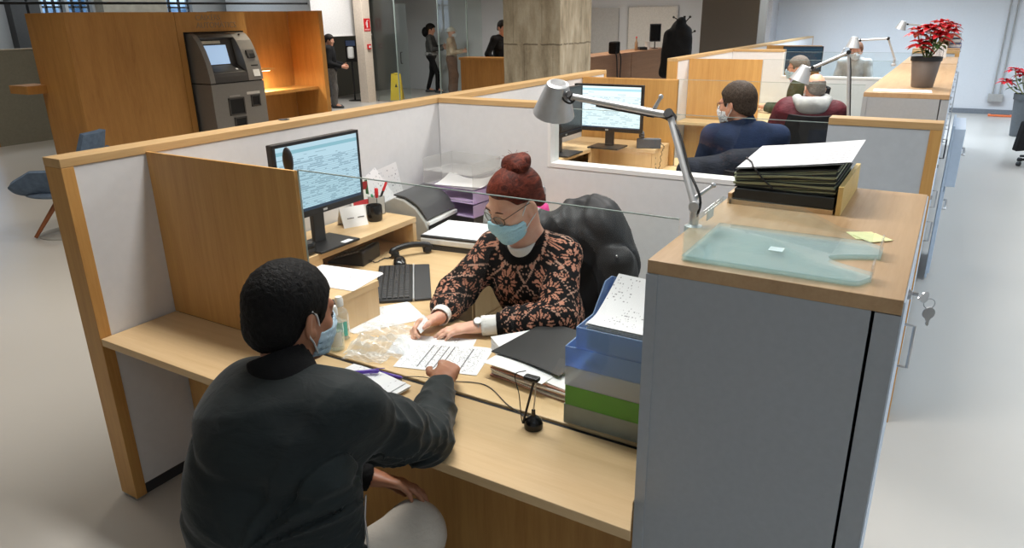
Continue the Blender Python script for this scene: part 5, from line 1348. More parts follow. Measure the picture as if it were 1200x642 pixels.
def body_sdf(J, H, s=1.0, hands=True):
    f = Sdf()
    f.ell(lerp(J['pelvis'], J['chest'], .55), (.115 * s, .085 * s, .17 * s), R=J['TR'], k=.05)
    f.ell(J['chest'], (.13 * s, .095 * s, .13 * s), R=J['TR'], k=.05)
    f.ell(J['pelvis'], (.13 * s, .10 * s, .10 * s), R=J['TR'], k=.05)
    f.caps(J['shl'], J['shr'], .050 * s, .050 * s, k=.06)
    f.caps(J['neck'], lerp(J['neck'], J['shl'], .75), .048 * s, .04 * s, k=.04); f.caps(J['neck'], lerp(J['neck'], J['shr'], .75), .048 * s, .04 * s, k=.04)
    nb = hw(H, (0, -.030, -.045))
    f.caps(J['neck'], nb, .054 * s, .050 * s, k=.035)
    add_head(f, H, k0=.03)
    for S in 'lr':
        limb(f, [J['sh' + S], J['el' + S], J['wr' + S]], [.046 * s, .036 * s, .026 * s])
        if hands and 'hand' + S in J: add_hand(f, J['wr' + S], **J['hand' + S])
        limb(f, [J['hip' + S], J['kn' + S], J['an' + S]], [.075 * s, .052 * s, .036 * s])
        f.caps(J['an' + S], J['toe' + S], .036 * s, .028 * s, k=.03)
    return f
def torso_R(facing):
    y = nrm((facing[0], facing[1], facing[2] if len(facing) > 2 else 0)); x = nrm(np.cross(y, (0, 0, 1))); z = np.cross(x, y); return np.stack([x, y, z], 1)
def shoe(J, S, mat, root_, h=.01):
    f = Sdf(); a, t = vec(J['an' + S]), vec(J['toe' + S]); d = nrm((t - a) * [1, 1, 0]); g = vec((0, 0, 0)); base = vec((a[0], a[1], .03))
    f.caps(base - d * .04, base + d * .17, .042, .036, k=.02, flat=((0, 0, 1), .8)); f.caps(base, a, .044, .042, k=.03)
    f.fn(lambda P: -(P[:, 2] - .002), op='i')
    return soft('shoe', f, h, mat, root_)
def hair_cap(f, H, t, zmin, seed=1, rough=.004, freq=180, nk=.0):
    """hair as a shell over the skull above a hairline zmin(y) in the head frame"""
    base = Sdf(); base.ell((0, -.012, .035), (.077 + t, .098 + t, .089 + t), xf=H, k=.02); base.ell((0, -.05, -.03), (.062 + t * .8, .05 + t, .055), xf=H, k=.03)
    ys, zs = zip(*zmin); wv = waves(seed, freq)
    def g(P):
        d = base(P); X = ((P - H[0]) @ H[1]) / H[2]
        c = np.interp(X[:, 1], ys, zs) + .003 * np.sin(X[:, 0] * 90)
        c = c + np.maximum(0, np.abs(X[:, 0]) - .045) * 0.0
        e = (c - X[:, 2]) * .75 * H[2]
        m = np.maximum(d, -1e3); kk = .012; hh = np.maximum(kk - np.abs(m - e), 0) / kk
        return np.maximum(m, e) + hh * hh * kk * .25 + rough * wv(P)
    f.fn(g)
    return f
def head_bounds(H, r=.17): return H[0] - r, H[0] + r
def face_mask(parent, H, mat, strapmat, h=.004, lo_z=-.115, hi=.006):
    b = Sdf(); b.ell((0, .03, -.045), (.064, .086, .068), xf=H, k=.02); b.caps((0, .098, -.005), (0, .108, -.03), .012, .014, k=.03, xf=H); b.caps((0, .06, -.095), (0, .07, -.1), .034, .03, k=.03, xf=H)
    def g(P):
        X = ((P - H[0]) @ H[1]) / H[2]; d = b(P) / H[2]
        pl = .0018 * np.abs(np.sin((X[:, 2] + .02 * X[:, 0] ** 2) * 150))
        sh = np.abs(d - .004 - pl) - .0022
        top = X[:, 2] - (hi - .55 * np.abs(X[:, 0])); bot = (lo_z + .35 * np.abs(X[:, 0])) - X[:, 2]; back = (.026 + .0 * X[:, 0]) - X[:, 1]
        return np.maximum(np.maximum(sh, top), np.maximum(bot, back)) * H[2]
    m = soft('face_mask', Sdf().fn(g), h, mat, parent, H[0] - .16, H[0] + .16, relax=1)
    for sx in (-1, 1):
        st = MB()
        st.tube([hw(H, p) for p in spline([(sx * .066, .034, -.028), (sx * .080, .010, .012), (sx * .087, -.012, .028)], 6)], .0022, 6)
        st.tube([hw(H, p) for p in spline([(sx * .060, .036, -.085), (sx * .077, .008, -.052), (sx * .088, -.016, -.028), (sx * .090, -.022, .0)], 6)], .0022, 6)
        st.build('strap', strapmat, m, sm=60)
    return m
def glasses(parent, H, mat, y=.104, drop=0.0, r=.0016, w=.026, hh=.017):
    g = MB()
    for sx in (-1, 1):
        g.tube([hw(H, (sx * .034 + w * math.cos(a), y - .010 * abs(math.cos(a)) * (1 if math.cos(a) * sx > 0 else .2), .002 + drop + hh * math.sin(a) * (1 - .12 * math.cos(a)))) for a in [i * 2 * PI / 26 for i in range(27)]], r, 7)
        g.tube([hw(H, p) for p in [(sx * .060, y - .010, .010 + drop), (sx * .074, .07, .014), (sx * .086, -.005, .018), (sx * .086, -.025, .004)]], r, 7)
    g.tube([hw(H, p) for p in [(-.0085, y, .004 + drop), (0, y + .004, .008 + drop), (.0085, y, .004 + drop)]], r, 7)
    o = g.build('glasses', mat, parent, sm=60)
    for sx in (-1, 1):
        MB().prism([(w * .96 * math.cos(a), hh * .96 * math.sin(a)) for a in [i * 2 * PI / 22 for i in range(22)]], -.0005, .0005, frame(hw(H, (sx * .034, y - .004, .002 + drop)), H[1][:, 0], H[1][:, 2], -H[1][:, 1])).build('lens', M_glass, o)
    return o
def brows_eyes(parent, H, mat, closed=True):
    b = MB()
    for sx in (-1, 1): b.tube([hw(H, p) for p in [(sx * .016, .096, .022), (sx * .034, .0975, .029), (sx * .052, .088, .024)]], [.0022, .0032, .0014], 7)
    b.build('eyebrows', mat, parent, sm=60)
    e = MB()
    for sx in (-1, 1):
        e.tube([hw(H, (sx * .033 + .0155 * math.cos(a), .0905 - .004 * abs(math.cos(a)), -.001 - .004 * math.sin(a))) for a in [PI * i / 8 for i in range(9)]], .0011, 6)
    e.build('eyelashes', M_black, parent, sm=60)
    if not closed:
        for sx in (-1, 1):
            MB().ball(hw(H, (sx * .033, .083, .004)), .0118, 14, 10).build('eye', M_whitepl, parent, sm=60)
            MB().ball(hw(H, (sx * .033, .0905, .003)), .0052, 10, 8).build('iris', M_dark, parent, sm=60)
# ------------------------------------------------------------------ office chairs
M_fabric = cloth('chair_fabric', C(36, 36, 38), C(26, 26, 28), 40, .9, .15, 80)
def office_chair(label, loc, rz, group='black office chairs', back_tilt=.12, bh=.50, bw=.44):
    """local: the sitter faces +y"""
    t = thing('office_chair', label, 'chair', loc, rz, group)
    MB().prism([(x * .24, y * .23) for x, y in arc((0, 0), 1, 0, 2 * PI, 28)[:-1]], .43, .49).build('seat', M_fabric, t, world=False, bev=.02)
    R = Matrix.Rotation(back_tilt, 3, 'X')
    def bk(u, v): p = R @ Vector(((u - .5) * bw * (1 - .18 * abs(2 * v - 1) ** 2.5), -.03 + .05 * (2 * u - 1) ** 2, v * bh)); return p + Vector((0, -.22, .54))
    MB().sheet(bk, 14, 14, -.035).build('backrest', M_fabric, t, world=False, sm=60)
    MB().tube([(0, -.16, .44), (0, -.24, .46), (0, -.275, .58), (0, -.26, .75)], .02).build('back_post', M_black, t, world=False, sm=60)
    MB().tube([(0, 0, .09), (0, 0, .43)], .026).build('gas_column', M_black, t, world=False, sm=60)
    for k in range(5):
        a = k * 2 * PI / 5 + .3; d = Vector((math.cos(a), math.sin(a), 0))
        lg = MB().tube([Vector((0, 0, .11)) + d * .02, Vector((0, 0, .075)) + d * .29], [.026, .015]).build('leg', M_black, t, world=False, sm=60)
        MB().lathe([(0, -.018), (.027, -.018), (.027, .018), (0, .018)], d * .29 + Vector((0, 0, .0275)), 16, Matrix.Rotation(PI / 2, 3, 'X')).build('caster', M_dark, lg, world=False, sm=40)
    return t
office_chair('black office chair under the seated woman, with her black coat over its back', (-1.33, 2.50, 0), math.radians(174), back_tilt=.08, bh=.42, bw=.36)
office_chair('black office chair of the man in navy, his dark coat over its back', (-1.0, 4.32, 0), math.radians(30))
office_chair('black office chair under the man in the maroon jacket', (-1.06, 6.92, 0), math.radians(12))
office_chair('black office chair of the grey-haired man in green', (-1.58, 9.25, 0), math.radians(100))
office_chair('black office chair of the farthest seated woman', (-1.46, 13.35, 0), math.radians(180))
BC = office_chair('black office chair standing in the aisle by the tall plant', (1.10, 11.1, 0), math.radians(50))
t = thing('bag', 'black shopping bag slung over the chair in the aisle', 'bag', (.90, 10.78, .22), math.radians(20))
MB().prism([(-.16, 0), (.16, .03), (.20, .40), (-.12, .36)], -.06, .06, T(0, 0, 0) @ Matrix.Rotation(PI / 2, 4, 'X')).build('body', cloth('bag_black', C(30, 30, 32), C(20, 20, 22)), t, world=False, bev=.02)
MB().tube(spline([(-.08, 0, .36), (-.04, 0, .5), (.08, 0, .52), (.14, 0, .39)], 6), .01, 8).build('strap', M_black, t, world=False, sm=60)
# ------------------------------------------------------------------ coats over the chair backs
f = Sdf()
f.caps((-1.46, 2.70, .975), (-1.22, 2.745, .985), .062, .066, k=.05); f.caps((-1.22, 2.745, .985), (-1.125, 2.73, .875), .066, .058, k=.05)
f.ell((-1.29, 2.77, .75), (.215, .065, .36), k=.08); f.caps((-1.13, 2.725, .86), (-1.125, 2.74, .55), .064, .055, k=.04); f.caps((-1.45, 2.72, .93), (-1.48, 2.73, .5), .06, .05, k=.04)
f.caps((-1.42, 2.71, 1.0), (-1.28, 2.72, 1.02), .04, .045, k=.03)
wv1, wv2 = waves(11, 16), waves(12, 42)
wv3 = waves(13, 20)
f.disp = lambda P: -.020 * (1 - np.abs(wv1(P * [1.5, 1.5, .55])) * 2.2) - .006 * (1 - 2 * np.abs(wv2(P * [.8, .8, .35]))) + .010 * np.exp(-(wv3(P * [1, 1, .5]) / .10) ** 2)
t = thing('coat', 'crumpled black nylon coat over the chair behind the seated woman', 'coat', (-1.29, 2.76, .45))
nyl = NT('black_nylon'); nyl.set(.55, 0, .35); nyl.base(C(44, 45, 47))
soft('shell', f, .009, nyl.m, t)
M_dot = M_steel
MB().ball((-1.108, 2.668, .905), .006, 8, 6).build('press_stud', M_steel, t, sm=60)
f = Sdf(); f.caps((-1.24, 4.06, 1.0), (-.80, 4.25, 1.05), .075, .075, k=.05); f.caps((-1.02, 4.13, 1.05), (-.86, 4.2, 1.07), .07, .06, k=.05); f.ell((-1.02, 4.12, .78), (.26, .10, .29), R=torso_R((-.5, .85)), k=.06)
f.disp = lambda P: -.012 * (1 - np.abs(wv1(P * [1.6, 1.6, .6])) * 2.2)
t = thing('coat', 'dark navy coat over the chair back of the man in navy', 'coat', (-1.02, 4.1, .5)); soft('shell', f, .014, cloth('navy_coat', C(34, 38, 50), C(24, 27, 36), 20, .8), t)
f = Sdf(); f.caps((-4.0, 11.93, 1.62), (-3.9, 11.92, 1.60), .11, .10, k=.06); f.ell((-4.02, 11.9, 1.25), (.20, .14, .46), k=.1); f.caps((-4.15, 11.9, 1.55), (-4.22, 11.9, .95), .09, .075, k=.05); f.caps((-3.86, 11.9, 1.5), (-3.82, 11.9, 1.0), .08, .06, k=.05); f.caps((-4.02, 11.95, 1.68), (-3.98, 11.93, 1.76), .09, .07, k=.05)
f.disp = lambda P: -.012 * (1 - np.abs(wv1(P * [1.6, 1.6, .6])) * 2.2)
t = thing('coat', 'long black padded coat hanging from the coat stand', 'coat', (-4.0, 11.9, .9)); soft('shell', f, .02, cloth('black_coat', C(24, 24, 26), C(16, 16, 18), 20, .75), t)
# ------------------------------------------------------------------ the man in the green jacket
M_jack = cloth('jacket_green', C(28, 37, 38), C(20, 27, 28), 9, .66, .32, 13, 700, .1); M_rib = cloth('rib_black', C(20, 20, 21), C(14, 14, 15), 40, .9, .3, 160)
M_beigep = cloth('trousers_beige', C(206, 198, 186), C(190, 181, 168), 10, .85, .35, 30); M_mask = cloth('mask_blue', C(188, 232, 246), C(176, 226, 243), 30, .8, .15, 200); M_mask2 = cloth('mask_pale', C(190, 214, 228), C(178, 206, 222), 30, .8, .15, 200); M_maskw = plain('mask_loop', C(236, 238, 240), .7)
man = thing('person', 'man in a dark green jacket and blue mask, seated at the counter, seen from behind', 'person', (-1.24, .84, 0))
HM = head_frame((-1.268, 1.06, 1.203), (.06, .98, -.20), s=1.02)
JM = dict(pelvis=(-1.235, .80, .54), chest=(-1.235, .93, .93), neck=(-1.225, 1.0, 1.072), shl=(-1.345, .985, .995), shr=(-1.085, 1.03, 1.005), ell=(-1.42, 1.06, .76), elr=(-1.075, 1.295, .795), wrl=(-1.235, 1.235, .648), wrr=(-1.212, 1.555, .800),
          hipl=(-1.32, .84, .53), hipr=(-1.13, .84, .53), knl=(-1.40, 1.25, .55), knr=(-1.085, 1.235, .518), anl=(-1.42, 1.22, .09), anr=(-1.06, 1.20, .09), toel=(-1.44, 1.36, .04), toer=(-1.03, 1.35, .04), TR=torso_R((-.1, .95, .12)),
          handr=dict(F=(-.30, .90, .16), N=(-.25, -.2, -1), thumb=(-1, -.4, .0), curl=(.95, 1.0, 1.05, 1.1), spread=.03, thumb_curl=.7),
          handl=dict(F=(.88, .38, -.16), N=(.15, -.5, -1), thumb=(-.3, .8, .3), curl=(.25, .3, .3, .35), spread=.10))
fb = body_sdf(JM, HM)
soft('body', fb, .0042, SK_T, man)
J = JM; f = Sdf()
f.ell(lerp(J['pelvis'], J['chest'], .45), (.168, .145, .27), R=J['TR'], k=.08); f.ell(vec(J['chest']) + (0, -.01, .0), (.178, .135, .17), R=J['TR'], k=.08)
f.ell(J['pelvis'], (.185, .16, .15), R=J['TR'], k=.08); f.caps(J['shl'], J['shr'], .080, .080, k=.08); f.caps(lerp(J['shl'], J['shr'], .30) + (0, -.02, .025), lerp(J['shl'], J['shr'], .72) + (0, -.02, .025), .075, .075, k=.06)
f.caps((-1.10, .93, .90), (-1.08, .92, .60), .085, .09, k=.08)
f.caps(J['shr'], lerp(J['shr'], J['elr'], .5) , .082, .078, k=.05); f.caps(lerp(J['shr'], J['elr'], .5), J['elr'], .078, .068, k=.04); f.caps(J['elr'], lerp(J['elr'], J['wrr'], .5), .068, .056, k=.03); f.caps(lerp(J['elr'], J['wrr'], .5), lerp(J['elr'], J['wrr'], .93), .056, .043, k=.02, cutb=True)
f.caps(J['shl'], J['ell'], .082, .070, k=.05); f.caps(J['ell'], lerp(J['ell'], J['wrl'], .86), .068, .054, k=.03, cutb=True)
f.fn(lambda P: np.where(P[:, 1] > 1.288, .745 - P[:, 2], -1.0) * (P[:, 0] > -1.35), op='i')
wj, wk, wl, wg = waves(21, 11), waves(22, 27), waves(23, 7), waves(24, 15)
pit = vec((-1.05, .98, .80))
def mdisp(P):
    base = -.017 * (1 - 2.4 * np.abs(wj(P * [.7, .7, 1.9]))) - .0035 * (1 - 2 * np.abs(wk(P * [.8, .8, 1.6])))
    q = P - pit; r = np.sqrt((q * q).sum(1)); th = np.arctan2(q[:, 2], q[:, 0] * .86 - q[:, 1] * .3)
    radial = -.022 * (1 - np.abs(np.sin(th * 6 + 2 * wl(P))) ** .6 - .3) * np.exp(-((r - .16) / .13) ** 2)
    s1 = folds(P, lerp(J['shr'], J['elr'], .25), J['elr'], .08, .006, 2.6, 1.0, .6) + folds(P, J['elr'], J['wrr'], .07, .006, 1.5, 2.0, .5)
    gv = .008 * np.exp(-(wg(P * [.35, .35, 1.7]) / .10) ** 2) + .012 * np.exp(-(np.sin(th * 4.5 + 1.5 * wl(P)) / .22) ** 2) * np.exp(-((r - .15) / .12) ** 2)
    return base * .6 + radial * .6 + s1 + gv
f.disp = mdisp
jk = soft('jacket', f, .0065, M_jack, man)
zp = MB().tube([(-.990, .972, .850), (-.996, .968, .79), (-.992, .965, .70)], .0025, 8).build('zip', M_steel, jk, sm=60)
f = Sdf(); nb = hw(HM, (0, -.035, -.055)); ax = nrm(nb - vec(J['neck']))
f.caps(vec(J['neck']) - ax * .03 + (0, -.014, 0), vec(J['neck']) + ax * .068 + (0, -.014, 0), .084, .070, k=0, cuta=True, cutb=True); f.caps(vec(J['neck']) + ax * .03, vec(J['neck']) + ax * .2, .058, .060, op='s', k=.006)
f.disp = lambda P: .0012 * np.sin(np.arctan2(P[:, 1] - J['neck'][1], P[:, 0] - J['neck'][0]) * 70)
soft('collar', f, .005, M_rib, jk)
f = Sdf(); a, b = lerp(J['ell'], J['wrl'], .84), lerp(J['ell'], J['wrl'], 1.0); f.caps(a, b, .046, .041, k=0, cuta=True, cutb=True); f.disp = lambda P: .001 * np.sin(P[:, 2] * 500)
soft('cuff', f, .005, M_rib, jk)
f = Sdf()
for S in 'lr':
    limb(f, [J['hip' + S], J['kn' + S], J['an' + S]], [.102, .078, .060], k=.03)
f.ell(J['pelvis'], (.17, .14, .12), R=J['TR'], k=.06); wp = waves(31, 16); f.disp = lambda P: -.006 * (1 - 2.2 * np.abs(wp(P)))
soft('trousers', f, .009, M_beigep, man)
for S in 'lr': shoe(J, S, M_dark, man, .012)
f = Sdf(); hair_cap(f, HM, .011, [(-.13, -.112), (-.085, -.104), (-.05, -.075), (-.028, -.036), (-.012, .012), (.018, .012), (.026, -.022), (.040, -.022), (.046, .030), (.062, .052), (.085, .062), (.12, .068)], 5, .0022, 300)
wh = waves(41, 330)
soft('hair', f, .0042, hair_mat('hair_black', C(7, 7, 7), C(22, 20, 19), (30, 30, 30), .9), man, *head_bounds(HM))
face_mask(man, HM, M_mask2, M_maskw); brows_eyes(man, HM, M_black)
st = thing('stool', 'dark stool under the man in the green jacket', 'stool', (-1.23, .82, 0))
MB().lathe([(0, .40), (.18, .40), (.19, .42), (.18, .44), (0, .445)]).build('seat', M_fabric, st, world=False, sm=50)
for k in range(4):
    a = PI / 4 + k * PI / 2; MB().tube([(.10 * math.cos(a), .10 * math.sin(a), .40), (.17 * math.cos(a), .17 * math.sin(a), 0)], .012).build('leg', M_steel, st, world=False, sm=60)
# ------------------------------------------------------------------ the woman at the desk
wom = thing('person', 'woman with red hair in a bun, blue mask and glasses, in a patterned black sweater', 'person', (-1.33, 2.42, 0))
HW = head_frame((-1.362, 2.262, 1.200), (-.36, -.82, -.40), up=(.06, 0, 1), s=1.07)
JW = dict(pelvis=(-1.31, 2.46, .55), chest=(-1.335, 2.375, .85), neck=(-1.348, 2.352, 1.03), shl=(-1.210, 2.375, .978), shr=(-1.500, 2.33, .975), ell=(-1.125, 2.165, .80), elr=(-1.615, 2.205, .80), wrl=(-1.375, 2.018, .778), wrr=(-1.553, 2.00, .780),
          hipl=(-1.22, 2.42, .54), hipr=(-1.40, 2.40, .54), knl=(-1.24, 2.00, .54), knr=(-1.50, 2.00, .54), anl=(-1.24, 2.05, .09), anr=(-1.48, 2.05, .09), toel=(-1.25, 1.90, .04), toer=(-1.50, 1.90, .04), TR=torso_R((-.15, -.95, -.10)),
          handl=dict(F=(-.75, -.62, -.06), N=(.05, .05, -1), thumb=(-.6, .7, 0), curl=(.22, .20, .22, .28), spread=.05, thumb_curl=.3, s=.95),
          handr=dict(F=(-.45, -.86, -.05), N=(.62, -.35, -.72), thumb=(.3, -.1, .9), curl=(.75, .8, .85, .9), spread=.02, thumb_curl=.6, s=.95))
soft('body', body_sdf(JW, HW, .95), .0036, SK_F, wom)
J = JW; f = Sdf()
f.ell(lerp(J['pelvis'], J['chest'], .5), (.175, .140, .24), R=J['TR'], k=.08); f.ell(vec(J['chest']) + (-.01, -.03, -.01), (.165, .130, .135), R=J['TR'], k=.07); f.ell(J['pelvis'], (.18, .15, .11), R=J['TR'], k=.06)
f.caps(J['shl'], J['shr'], .060, .060, k=.07); f.caps(lerp(J['shl'], J['shr'], .3) + (0, .006, .028), lerp(J['shl'], J['shr'], .7) + (0, .006, .028), .056, .056, k=.05)
SL = {}
for S in 'lr':
    a, b, c = vec(J['sh' + S]), vec(J['el' + S]), vec(J['wr' + S]); e = lerp(b, c, .58)
    f.caps(a, b, .064, .070, k=.04); f.caps(b, e, .070, .058, k=.03); SL[S] = (b, c, e)
neck_c = vec(J['neck'])
f.caps(neck_c + (-.012, -.035, -.015), neck_c + (-.03, -.06, .10), .062, .105, k=.012, op='s')
f.fn(lambda P: np.where((P[:, 1] < 2.085), .742 - P[:, 2], -1.0), op='i')
ww = waves(51, 13)
f.disp = lambda P: -.008 * (1 - 2.3 * np.abs(ww(P * [1, 1, 1.5]))) + folds(P, SL['l'][0], SL['l'][2], .075, .007, 1.7, .6) + folds(P, SL['r'][0], SL['r'][2], .075, .007, 1.7, 1.6)
BLK = np.array([.0105, .0095, .0100, 1]); SAL = np.array([.560, .255, .170, 1]); PAL = np.array([.52, .31, .23, 1])
def star(u, v):
    r = np.sqrt(u * u + v * v); th = np.arctan2(v, u); on = np.zeros(len(u), bool)
    for k in range(8):
        a = th - k * PI / 4; x = r * np.cos(a); y = r * np.sin(a)
        on |= (np.abs(x - .036) / .025 + np.abs(y) / .0112 < 1) & (np.abs(y) > .0026)
        if k % 2: on |= (np.abs(x - .072) / .011 + np.abs(y) / .009 < 1)
    return on | (r < .007)
def knit(u, v):
    q = .0052; u = (np.floor(u / q) + .5) * q; v = (np.floor(v / q) + .5) * q
    TW, TH = .168, .150
    row = np.floor(v / TH); uu = u + (row % 2) * TW / 2
    su = (uu + TW / 2) % TW - TW / 2; sv = v - row * TH - TH * .56
    s_ = star(su, sv)
    # lozenge chain around the stars and a band of small lozenges between the rows
    m = np.abs(su) / (TW / 2) + np.abs(sv) / (TH * .62)
    ch = (np.abs(m - 1.0) < .055) & (((np.abs(su) + v) / q % 3) < 1.9)
    ch2 = (np.abs(m - 1.22) < .03) & ((np.abs(su) / q % 2) < 1.1)
    bv = v - row * TH
    band = (bv < .026) & (np.abs(((u + .011) % .022) - .011) / .009 + np.abs(bv - .013) / .011 < 1) & ~((np.abs(((u + .011) % .022) - .011) / .0055 + np.abs(bv - .013) / .0065 < 1))
    return s_, (ch | ch2) & ~s_, band & ~s_
def wcol(P):
    segs = [('t', J['pelvis'], J['neck'], .5)] + [(S + k, a, b, 1.0) for S in 'lr' for k, a, b in (('u', J['sh' + S], J['el' + S]), ('f', J['el' + S], SL[S][2]))]
    best = np.full(len(P), 9.0); uu = np.zeros(len(P)); vv = np.zeros(len(P)); off = 0.0
    for nm, a, b, bias in segs:
        a, b = vec(a), vec(b); ax = nrm(b - a); L = np.linalg.norm(b - a); q = P - a; t = q @ ax; w = q - np.outer(np.clip(t, 0, L), ax); d = np.sqrt((w * w).sum(1))
        R = .155 if nm == 't' else .066
        ref = J['TR'][:, 1] if nm == 't' else nrm(np.cross(ax, (0.2, .9, .3))); r1 = nrm(ref - ax * (ref @ ax)); r2 = np.cross(ax, r1)
        th = np.arctan2(w @ r2, w @ r1); m = d / R < best
        best = np.where(m, d / R, best); uu = np.where(m, th * R * 1.02 + .021, uu); vv = np.where(m, t + (0 if nm == 't' else .33 if nm[1] == 'u' else .02), vv)
    s_, c_, b_ = knit(uu, vv)
    col = np.tile(BLK, (len(P), 1)); col[c_] = PAL; col[b_] = SAL * [.9, .9, .9, 1]; col[s_] = SAL
    dn = np.linalg.norm((P - (neck_c + (-.012, -.035, -.01))) * [1, 1, 1.05], axis=1)
    col[dn < .098] = BLK
    ringd = (np.abs(dn - .106) < .0045) & (np.sin(np.arctan2(P[:, 1] - neck_c[1], P[:, 0] - neck_c[0]) * 40) > -.1); col[ringd] = PAL
    return col
ms = NT('sweater_knit'); ms.set(.92, 0, .15); at = ms.node('ShaderNodeVertexColor', layer_name='pattern')
ms.base((at, 0)); ms.bump(ms.noise(ms.coord((1, 1, 1)), 320, 2), .5, .003)
sw = soft('sweater', f, .0036, ms.m, wom, relax=1, color=wcol)
M_ribk = cloth('knit_rib', C(24, 22, 23), C(15, 14, 15), 40, .95, .4, 190); M_shirt = cloth('white_shirt', C(238, 236, 232), C(226, 224, 220), 12, .8, .25, 40)
for S in 'lr':
    b, c, e = SL[S]; ax = nrm(c - b)
    g = Sdf(); g.caps(e - ax * .02, lerp(b, c, .78), .056, .045, k=0, cutb=True); g.disp = lambda P, ax=ax: .0014 * np.sin(((P @ np.cross(ax, [0.1, .2, .97]))) * 700)
    soft('cuff', g, .0042, M_ribk, sw)
    g = Sdf(); g.caps(lerp(b, c, .70), lerp(b, c, .98), .038, .0385, k=0, cutb=True, cuta=True); g.caps(lerp(b, c, .94), lerp(b, c, 1.2), .0335, .0345, op='s', k=.003)
    soft('shirt_cuff', g, .0038, M_shirt, wom)
g = Sdf(); g.caps(neck_c + (-.006, -.012, -.05), neck_c + (-.014, -.034, .004), .070, .066, k=0, cutb=True); g.caps(neck_c + (-.01, -.012, -.04), neck_c + (-.03, -.05, .12), .060, .066, k=.004, op='s')
soft('shirt_collar', g, .0042, M_shirt, wom)
# hair and bun
f = Sdf(); hair_cap(f, HW, .011, [(-.14, -.052), (-.09, -.050), (-.05, -.035), (-.025, -.012), (-.018, .024), (.018, .030), (.034, .030), (.055, .056), (.080, .074), (.12, .086)], 6, .0014, 150)
M_hred = hair_mat('hair_red', C(40, 14, 10), C(116, 52, 36), (20, 5, 20), .5)
hr = soft('hair', f, .004, M_hred, wom, *head_bounds(HW))
f = Sdf(); bc = vec((0, -.060, .124))
pts = [bc + vec((.034 * math.cos(a), .028 * math.sin(a), .005 * math.sin(2 * a))) for a in [i * 2 * PI / 10 for i in range(11)]]
for i in range(10): f.caps(pts[i], pts[i + 1], .019 + .003 * math.sin(i * 2.1), .019 + .003 * math.sin(i * 2.1 + 2), k=.008, xf=HW)
f.ell(bc + (0, 0, -.010), (.038, .034, .018), k=.02, xf=HW); f.caps((0, -.035, .095), (0, -.055, .13), .034, .030, k=.02, xf=HW)
wb = waves(61, 70); f.disp = lambda P: -.005 * (1 - 2 * np.abs(wb(P)))
soft('bun', f, .0038, M_hred, hr)
stn = MB(); rr = random.Random(4)
for i in range(16):
    a = rr.uniform(0, 6.28); q0 = bc + vec((.03 * math.cos(a), .03 * math.sin(a), .01)); q1 = q0 + vec((.03 * math.cos(a) + rr.uniform(-.02, .02), .03 * math.sin(a) + rr.uniform(-.02, .02), rr.uniform(.0, .03)))
    stn.tube([hw(HW, q0), hw(HW, (q0 + q1) / 2 + vec((0, 0, .008))), hw(HW, q1)], .0007, 4)
stn.build('loose_strands', M_hred, hr, sm=60)
face_mask(wom, HW, M_mask, M_maskw, .0036, lo_z=-.132, hi=.0); glasses(wom, HW, plain('specs_brown', C(88, 80, 66), .35), y=.108, drop=-.004, w=.0265, hh=.0185); brows_eyes(wom, HW, hair_mat('brow_brown', C(70, 42, 30), C(90, 56, 40)))
# watch and bracelet
wl_ = vec(JW['wrl']); wd = nrm(wl_ - vec(JW['ell']))
def ring(c, ax, r, rt, n=26, flat=.8):
    ax = nrm(ax); a = nrm(np.cross(ax, (0, 0, 1))); b = np.cross(a, ax)
    return [c + a * math.cos(t_) * r + b * math.sin(t_) * r * flat for t_ in [i * 2 * PI / n for i in range(n + 1)]]
wc = wl_ + wd * .004
wt = MB().tube(ring(wc, wd, .0285, 0, flat=.86), .0046, 8).build('watch', M_steel, wom, sm=60)
up_ = nrm(np.cross(np.cross(wd, (0, 0, 1)), wd)); nrm_f = nrm(up_ + vec((.35, -.75, .2)) * .8)
cx = wc + nrm_f * .029
MB().lathe([(0, -.003), (.0165, -.003), (.0175, .002), (.0165, .005), (.0145, .006), (0, .006)], cx, 24, Vector(nrm_f).to_track_quat('Z', 'Y').to_matrix()).build('watch_case', M_steel, wt, sm=40)
MB().lathe([(0, .0063), (.0135, .0063), (.0135, .0067), (0, .0067)], cx, 24, Vector(nrm_f).to_track_quat('Z', 'Y').to_matrix()).build('watch_dial', plain('dial', C(214, 212, 206), .3), wt, sm=40)
MB().tube(ring(vec(JW['wrr']) + nrm(vec(JW['handr']['F'])) * .012, JW['handr']['F'], .029, 0), .0011, 6).build('bracelet', plain('gold', C(200, 150, 90), .3, .9), wom, sm=60)
t = thing('card', 'small pale card held between the woman\'s hands', 'card', (-1.560, 1.905, .790), math.radians(-30))
MB().sheet(lambda u, v: ((u - .5) * .070, (v - .5) * .042, .03 * (v - .5) - .012 * (u - .5) + .003 * math.sin(u * 3)), 4, 3, .0008).build('card', P_LEAF, t, world=False, sm=60)
f = Sdf()
for S in 'lr': limb(f, [J['hip' + S], J['kn' + S], J['an' + S]], [.095, .070, .055])
f.ell(J['pelvis'], (.165, .14, .12), R=J['TR'], k=.06); soft('trousers', f, .011, cloth('trousers_dark', C(40, 42, 48), C(30, 32, 38)), wom)
for S in 'lr': shoe(J, S, M_black, wom, .012)
